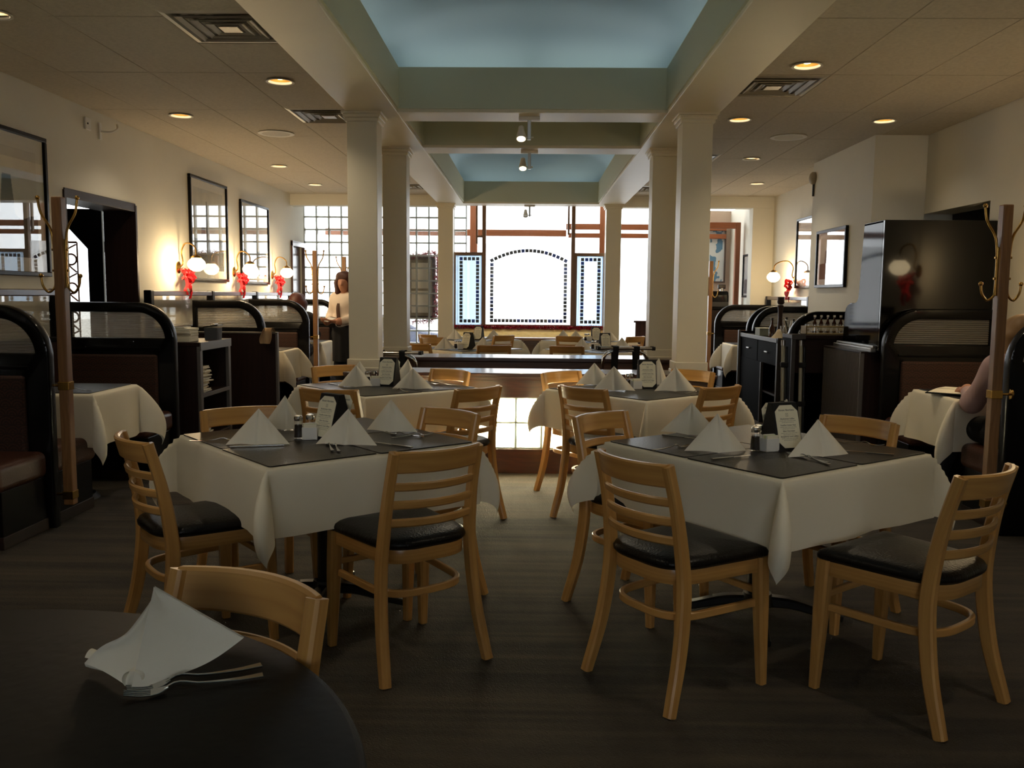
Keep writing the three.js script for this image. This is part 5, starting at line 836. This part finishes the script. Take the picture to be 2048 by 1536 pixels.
{ // two folded stands leaning on the dark counter
  for (const [x, z, l] of [[2.36, -8.12, 'left folded tray stand leaning on the dark counter'], [2.52, -8.1, 'right folded tray stand leaning on the dark counter']]) {
    const t = thing('folded_tray_stand', l, 'tray stand', [x, 0, z], 0, 'folded tray stands'); t.rotation.x = R(-4);
    part('tube', [cyl(0.017, 0.017, 0.98, -0.0, 0.5, 0, 12)], S('#a9a58f', { metalness: 0.2, roughness: 0.4 }), t); part('tube', [cyl(0.013, 0.013, 0.94, 0.036, 0.48, -0.02, 12)], M.iron, t); part('strap', [bx(0.07, 0.05, 0.05, 0.012, 0.78, 0, 0.01), bx(0.07, 0.05, 0.05, 0.012, 0.42, 0, 0.01)], M.strap, t); part('end_cap', [cyl(0.02, 0.02, 0.05, 0, 0.985, 0, 12)], M.alu, t);
  }
}
{ // host stand and register near the entrance
  const t = thing('host_stand', 'dark wood host stand by the entrance, beside the right column', 'podium', [1.8, 0, -13.75]); part('body', box2(-0.17, 0.2, 0, 1.0, -0.2, 0.2, 0.006), M.walnut, t); part('top', box2(-0.2, 0.23, 1.0, 1.03, -0.23, 0.23, 0.006), M.walnut, t); part('side_rail', box2(0.1, 0.13, 0.1, 0.85, 0.2, 0.22, 0.004), M.cherry, t);
  const c = thing('entry_counter', 'dark counter in the entry under the black register', 'counter', [3.05, 0, -14.25]); part('body', box2(-0.2, 0.34, 0, 1.2, -0.25, 0.22, 0.006), M.laminate, c); part('top', box2(-0.22, 0.36, 1.2, 1.235, -0.27, 0.25, 0.006), M.black, c);
  const r = thing('cash_register', 'black cash register on the entry counter', 'register', [3.02, 1.235, -14.22]); part('body', rings(roundedOutline([[-0.15, -0.14], [-0.15, 0.14], [0.15, 0.14], [0.15, -0.14]], 0.03, 4), [[1, 0], [1, 0.18], [0.96, 0.24], [0.86, 0.26]]), M.black, r); part('display_post', cyl(0.03, 0.03, 0.06, 0.06, 0.28, 0, 14), M.alu, r); part('display', bx(0.12, 0.07, 0.05, 0.06, 0.33, 0, 0.012), M.black, r); part('drawer', box2(-0.14, 0.14, 0.01, 0.09, 0.14, 0.15, 0.004), M.iron, r);
}
// ================================================================ PEOPLE
function field(bones, cell, grow = 0, k = 42) {      // one smooth surface round tapered bones [ax,ay,az,bx,by,bz,ra,rb]
  let lo = [9, 9, 9], hi = [-9, -9, -9];
  for (const b of bones) for (let i = 0; i < 3; i++) { const m = max(b[6], b[7]) + grow + 0.05; lo[i] = min(lo[i], b[i] - m, b[i + 3] - m); hi[i] = max(hi[i], b[i] + m, b[i + 3] + m); }
  const size = max(hi[0] - lo[0], hi[1] - lo[1], hi[2] - lo[2]), n = max(16, Math.ceil(size / cell) + 4), c = lo.map((v, i) => (v + hi[i]) / 2), half = size / 2 * n / (n - 4);
  const mc = new MarchingCubes(n, M.skin, false, false, 260000), sum = new Float32Array(n ** 3), at = (i) => (i - n / 2) / (n / 2) * half;
  for (const b of bones) {
    const m = max(b[6], b[7]) + grow + 0.14, r0 = [0, 1, 2].map((i) => max(1, floor((min(b[i], b[i + 3]) - m - c[i]) / half * n / 2 + n / 2))), r1 = [0, 1, 2].map((i) => min(n - 2, Math.ceil((max(b[i], b[i + 3]) + m - c[i]) / half * n / 2 + n / 2)));
    const dx = b[3] - b[0], dy = b[4] - b[1], dz = b[5] - b[2], L = dx * dx + dy * dy + dz * dz + 1e-9, sx = b[8] ?? 1, sz = b[9] ?? 1;
    for (let z = r0[2]; z <= r1[2]; z++) for (let y = r0[1]; y <= r1[1]; y++) for (let x = r0[0]; x <= r1[0]; x++) {
      const px = at(x) + c[0] - b[0], py = at(y) + c[1] - b[1], pz = at(z) + c[2] - b[2], t = max(0, min(1, (px * dx + py * dy + pz * dz) / L));
      const d = hypot((px - dx * t) / sx, py - dy * t, (pz - dz * t) / sz) - (b[6] + (b[7] - b[6]) * t) - grow; sum[x + y * n + z * n * n] += Math.exp(-k * d);
    }
  }
  for (let i = 0; i < sum.length; i++) mc.field[i] = sum[i] > 0 ? max(-0.3, min(0.3, Math.log(sum[i]) / k)) : -0.3;
  mc.isolation = 0; mc.update();
  const g = new THREE.BufferGeometry(), cnt = mc.count, p = mc.positionArray.slice(0, cnt * 3);
  for (let i = 0; i < cnt; i++) for (let j = 0; j < 3; j++) p[i * 3 + j] = p[i * 3 + j] * half + c[j];
  g.setAttribute('position', new THREE.BufferAttribute(p, 3)); g.setAttribute('uv', new THREE.BufferAttribute(new Float32Array(cnt * 2), 2));
  let w = mergeVertices(g, 1e-5); w.computeVertexNormals(); w = w.toNonIndexed(); return w;
}
const bone = (a, b, ra, rb, sx, sz) => [...a, ...b, ra, rb ?? ra, sx, sz];
const lerp3 = (a, b, t) => a.map((v, i) => v + (b[i] - v) * t);
function handBones(wrist, dir, palmN, curl, s = 1) {    // five fingers rooted in a palm
  const d = V(...dir).normalize(), n = V(...palmN).normalize(), u = d.clone().cross(n).normalize(), w = V(...wrist), P2 = (a, b, c) => w.clone().addScaledVector(d, a * s).addScaledVector(u, b * s).addScaledVector(n, c * s).toArray(); const out = [];
  out.push(bone(P2(0, 0, 0), P2(0.03, 0, 0), 0.024, 0.026)); for (const b of [-0.027, -0.009, 0.009, 0.027]) out.push(bone(P2(0.02, b * 0.7, 0), P2(0.082, b, 0), 0.014, 0.0105));
  [[-0.027, 0.062], [-0.009, 0.075], [0.009, 0.08], [0.027, 0.07]].forEach(([b, L]) => { let a = 0.082, c = 0, th = curl * 0.5; let p = P2(a, b, c); for (let i = 0; i < 3; i++) { const l = L * [0.42, 0.32, 0.26][i]; a += cos(th) * l; c += sin(th) * l; const q = P2(a, b * 1.05, c); out.push(bone(p, q, 0.0092 - i * 0.001, 0.0085 - i * 0.001)); p = q; th += curl * 0.7; } });
  out.push(bone(P2(0.02, 0.025, 0.004), P2(0.05, 0.05, 0.018), 0.013, 0.0105), bone(P2(0.05, 0.05, 0.018), P2(0.08, 0.055, 0.034), 0.0102, 0.0085)); return out;
}
function headBones(c, f, r = 1) {   // c centre, f forward (unit, level)
  const u = [f[2], 0, -f[0]], at = (a, b, d) => [c[0] + (f[0] * a + u[0] * d) * r, c[1] + b * r, c[2] + (f[2] * a + u[2] * d) * r];
  return [bone(at(-0.012, 0.035, 0), at(-0.005, 0.02, 0), 0.084, 0.082), bone(at(0.03, 0.0, 0), at(0.035, -0.045, 0), 0.066, 0.052), bone(at(0.045, -0.085, -0.012), at(0.045, -0.085, 0.012), 0.028, 0.028), bone(at(0.072, 0.028, -0.03), at(0.072, 0.028, 0.03), 0.02, 0.02), bone(at(0.088, 0.015, 0), at(0.105, -0.018, 0), 0.009, 0.013), bone(at(0.082, -0.052, -0.014), at(0.082, -0.052, 0.014), 0.011, 0.011), bone(at(0.06, -0.02, 0.035), at(0.05, -0.04, 0.035), 0.025, 0.022), bone(at(0.06, -0.02, -0.035), at(0.05, -0.04, -0.035), 0.025, 0.022), bone(at(-0.005, 0.01, 0.08), at(-0.005, -0.025, 0.078), 0.011, 0.008), bone(at(-0.005, 0.01, -0.08), at(-0.005, -0.025, -0.078), 0.011, 0.008)];
}
function person(label, p, turn, J, o) {
  const t = thing('person', label, 'person', p, turn), b = [];
  const { pelvis, chest, neck, head, sh, el, wr, hip, kn, an, toe, hd } = J;
  const torso = [bone(lerp3(hip[0], hip[1], 0.12), lerp3(hip[0], hip[1], 0.88), 0.105, 0.105), bone(pelvis, lerp3(pelvis, chest, 0.5), 0.115, 0.105), bone(lerp3(pelvis, chest, 0.5), chest, 0.105, 0.12), bone(lerp3(sh[0], chest, 0.25), lerp3(sh[1], chest, 0.25), 0.085, 0.085), bone(lerp3(chest, sh[0], 0.4), lerp3(chest, sh[1], 0.4), 0.095, 0.095)];
  const arms = [0, 1].flatMap((i) => [bone(sh[i], el[i], 0.052, 0.041), bone(el[i], lerp3(el[i], wr[i], 0.9), 0.041, 0.03)]);
  const legs = [0, 1].flatMap((i) => [bone(hip[i], kn[i], 0.085, 0.058), bone(kn[i], an[i], 0.056, 0.04)]), feet = [0, 1].map((i) => bone(an[i].map((v, k) => v - (k === 1 ? 0.03 : 0)), toe[i], 0.04, 0.032));
  const body = [...torso, ...arms, ...legs, ...feet, bone(lerp3(chest, neck, 0.6), lerp3(neck, head, 0.5), 0.058, 0.05), bone(wr[0], lerp3(wr[0], el[0], 0.12), 0.027, 0.029), bone(wr[1], lerp3(wr[1], el[1], 0.12), 0.027, 0.029)];
  const f = hd ?? [0, 0, 1];
  const gs = [field(body, 0.013), field(headBones(head, f), 0.0045, 0, 90)];
  for (let i = 0; i < 2; i++) if (J.hand?.[i]) gs.push(field(handBones(wr[i], J.hand[i][0], J.hand[i][1], J.hand[i][2]), 0.0035, 0, 260));
  part('body', gs, M.skin, t);
  part('shirt', field([...torso.slice(1), ...arms.map((x, i) => (o.sleeve === 'long' || i % 2 === 0 ? x : bone(x.slice(0, 3), lerp3(x.slice(0, 3), x.slice(3, 6), 0.3), x[6], x[7])))], 0.013, 0.014), o.shirt, t);
  part('trousers', field([torso[0], bone(pelvis, lerp3(pelvis, chest, 0.25), 0.112, 0.108), ...legs], 0.014, 0.013), M.darkCloth, t);
  for (let i = 0; i < 2; i++) part('shoe', field([feet[i]], 0.012, 0.01), M.iron, t);
  const u = [f[2], 0, -f[0]], at = (a, y, d) => [head[0] + f[0] * a + u[0] * d, head[1] + y, head[2] + f[2] * a + u[2] * d], L = o.hairLen ?? 0.1;
  const hairB = [bone(at(-0.03, 0.055, 0), at(0.005, 0.06, 0), 0.092, 0.086), bone(at(-0.05, 0.0, 0), at(-0.055, -L, 0), 0.078, 0.06)]; for (const s of [-1, 1]) hairB.push(bone(at(0.03, 0.07, s * 0.045), at(0.01, 0.0, s * 0.082), 0.042, 0.04), bone(at(0.02, 0.0, s * 0.09), at(0.03, -L, s * 0.086), 0.04, 0.034), bone(at(-0.03, 0, s * 0.08), at(-0.03, -L * 1.1, s * 0.08), 0.042, 0.036)); hairB.push(bone(at(0.05, 0.088, -0.045), at(0.066, 0.068, 0.055), 0.032, 0.026), bone(at(0.05, 0.085, -0.05), at(0.058, 0.04, -0.066), 0.024, 0.018));
  part('hair', field(hairB, 0.0065, 0, 70), o.hair, t);
  for (const s of [-1, 1]) { const e = part('eye', new THREE.SphereGeometry(0.0095, 12, 8).translate(...at(0.083, 0.008, s * 0.03)), M.white, t); part('iris', new THREE.SphereGeometry(0.0052, 10, 8).translate(...at(0.0885, 0.008, s * 0.03)), M.iron, e); part('eyebrow', sweep([V(...at(0.09, 0.032, s * 0.014)), V(...at(0.092, 0.038, s * 0.032)), V(...at(0.08, 0.032, s * 0.05))], () => [0.006, 0.006], 6, V(0, 1, 0)), o.hair, t); }
  part('lips', [sweep([V(...at(0.086, -0.05, -0.022)), V(...at(0.095, -0.05, 0)), V(...at(0.086, -0.05, 0.022))], (k) => [0.005 + 0.006 * sin(PI * k), 0.007], 8, V(0, 1, 0))], S('#8c4440'), t);
  return t;
}
const mirror = (a) => [[-a[0], a[1], a[2]], a];
{
  const w = person('waitress with short brown hair, cream blouse and brown tie, holding a white pad', [-2.3, 0, -10.95], R(-30), { pelvis: [0, 0.95, 0], chest: [0, 1.24, 0.0], neck: [0, 1.39, -0.01], head: [0, 1.535, 0.015], sh: mirror([0.165, 1.345, 0]), el: [[-0.23, 1.1, 0.02], [0.22, 1.1, 0.03]], wr: [[-0.11, 1.05, 0.235], [0.07, 1.06, 0.24]], hip: mirror([0.085, 0.9, 0]), kn: mirror([0.09, 0.49, 0.015]), an: mirror([0.09, 0.09, -0.01]), toe: mirror([0.1, 0.035, 0.13]), hand: [[[0.35, 0.05, 0.9], [0.5, 0.85, 0.1], 0.5], [[-0.6, 0.05, 0.7], [-0.5, 0.85, 0.2], 0.5]], hd: [0.3, 0, 0.954] }, { shirt: M.blouse, sleeve: 'long', hair: M.hairBrown, hairLen: 0.11 });
  part('tie', [sweep([V(0, 1.37, 0.075), V(0, 1.25, 0.15), V(0, 1.1, 0.142), V(0, 1.0, 0.138)], (k) => [0.03 + 0.03 * k, 0.008], 14), bx(0.035, 0.04, 0.02, 0, 1.37, 0.08, 0.008), sweep([V(-0.07, 1.385, 0.0), V(-0.05, 1.385, 0.05), V(0, 1.365, 0.078), V(0.05, 1.385, 0.05), V(0.07, 1.385, 0.0)], () => [0.03, 0.01], 16, V(0, 1, 0))], S('#4a3020', { roughness: 0.8 }), w, 'brown necktie');
  part('apron', gridSheet(16, 20, (s, v) => { const a = (s - 0.5) * 2.2; return [sin(a) * 0.16, 0.98 - 0.42 * (1 - v), 0.03 + cos(a) * 0.135 + 0.006 * sin(s * 22), s, v]; }), M.darkCloth, w, 'black waist apron');
  const pad = thing('order_pad', 'white order pad held by the waitress', 'pad', [-2.46, 1.085, -10.72], R(-30)); part('pad', bx(0.11, 0.012, 0.17, 0, 0, 0, 0.003), M.white, pad); part('binding', bx(0.112, 0.016, 0.02, 0, 0, -0.08, 0.003), M.iron, pad); pad.rotation.x = 0.25;
  const seat = (label, p, o, J = {}) => person(label, p, PI, { pelvis: [0, 0.6, -0.02], chest: [0, 0.88, 0], neck: [0, 1.03, 0], head: [0, 1.165, 0.02], sh: mirror([0.165, 0.98, 0]), el: [[-0.22, 0.76, 0.1], [0.235, 0.74, 0.12]], wr: [[-0.14, 0.79, 0.33], [0.16, 0.80, 0.34]], hip: mirror([0.09, 0.56, 0.02]), kn: mirror([0.11, 0.55, 0.42]), an: mirror([0.11, 0.12, 0.4]), toe: mirror([0.11, 0.04, 0.55]), hand: [[[0.2, -0.03, 1], [0, -1, 0.05], 0.35], [[-0.2, -0.03, 1], [0, -1, 0.05], 0.35]], ...J }, o);
  seat('seated guest with long blond hair, pink sleeves and dark trousers at the right booth', [3.08, 0, -5.52], { shirt: M.pink, sleeve: 'long', hair: M.hairBlond, hairLen: 0.2 }, { kn: [[-0.11, 0.55, 0.42], [0.2, 0.56, 0.36]], an: [[-0.11, 0.12, 0.4], [0.33, 0.2, 0.34]], toe: [[-0.11, 0.04, 0.55], [0.4, 0.15, 0.44]] });
  const g2 = seat('seated guest in the far left booth, only the brown hair showing', [-3.05, 0.0, -11.42], { shirt: M.darkCloth, sleeve: 'long', hair: M.hairBrown, hairLen: 0.06 }); g2.scale.setScalar(1.0); g2.position.y = 0.1;
}
renderer.render(scene, camera);
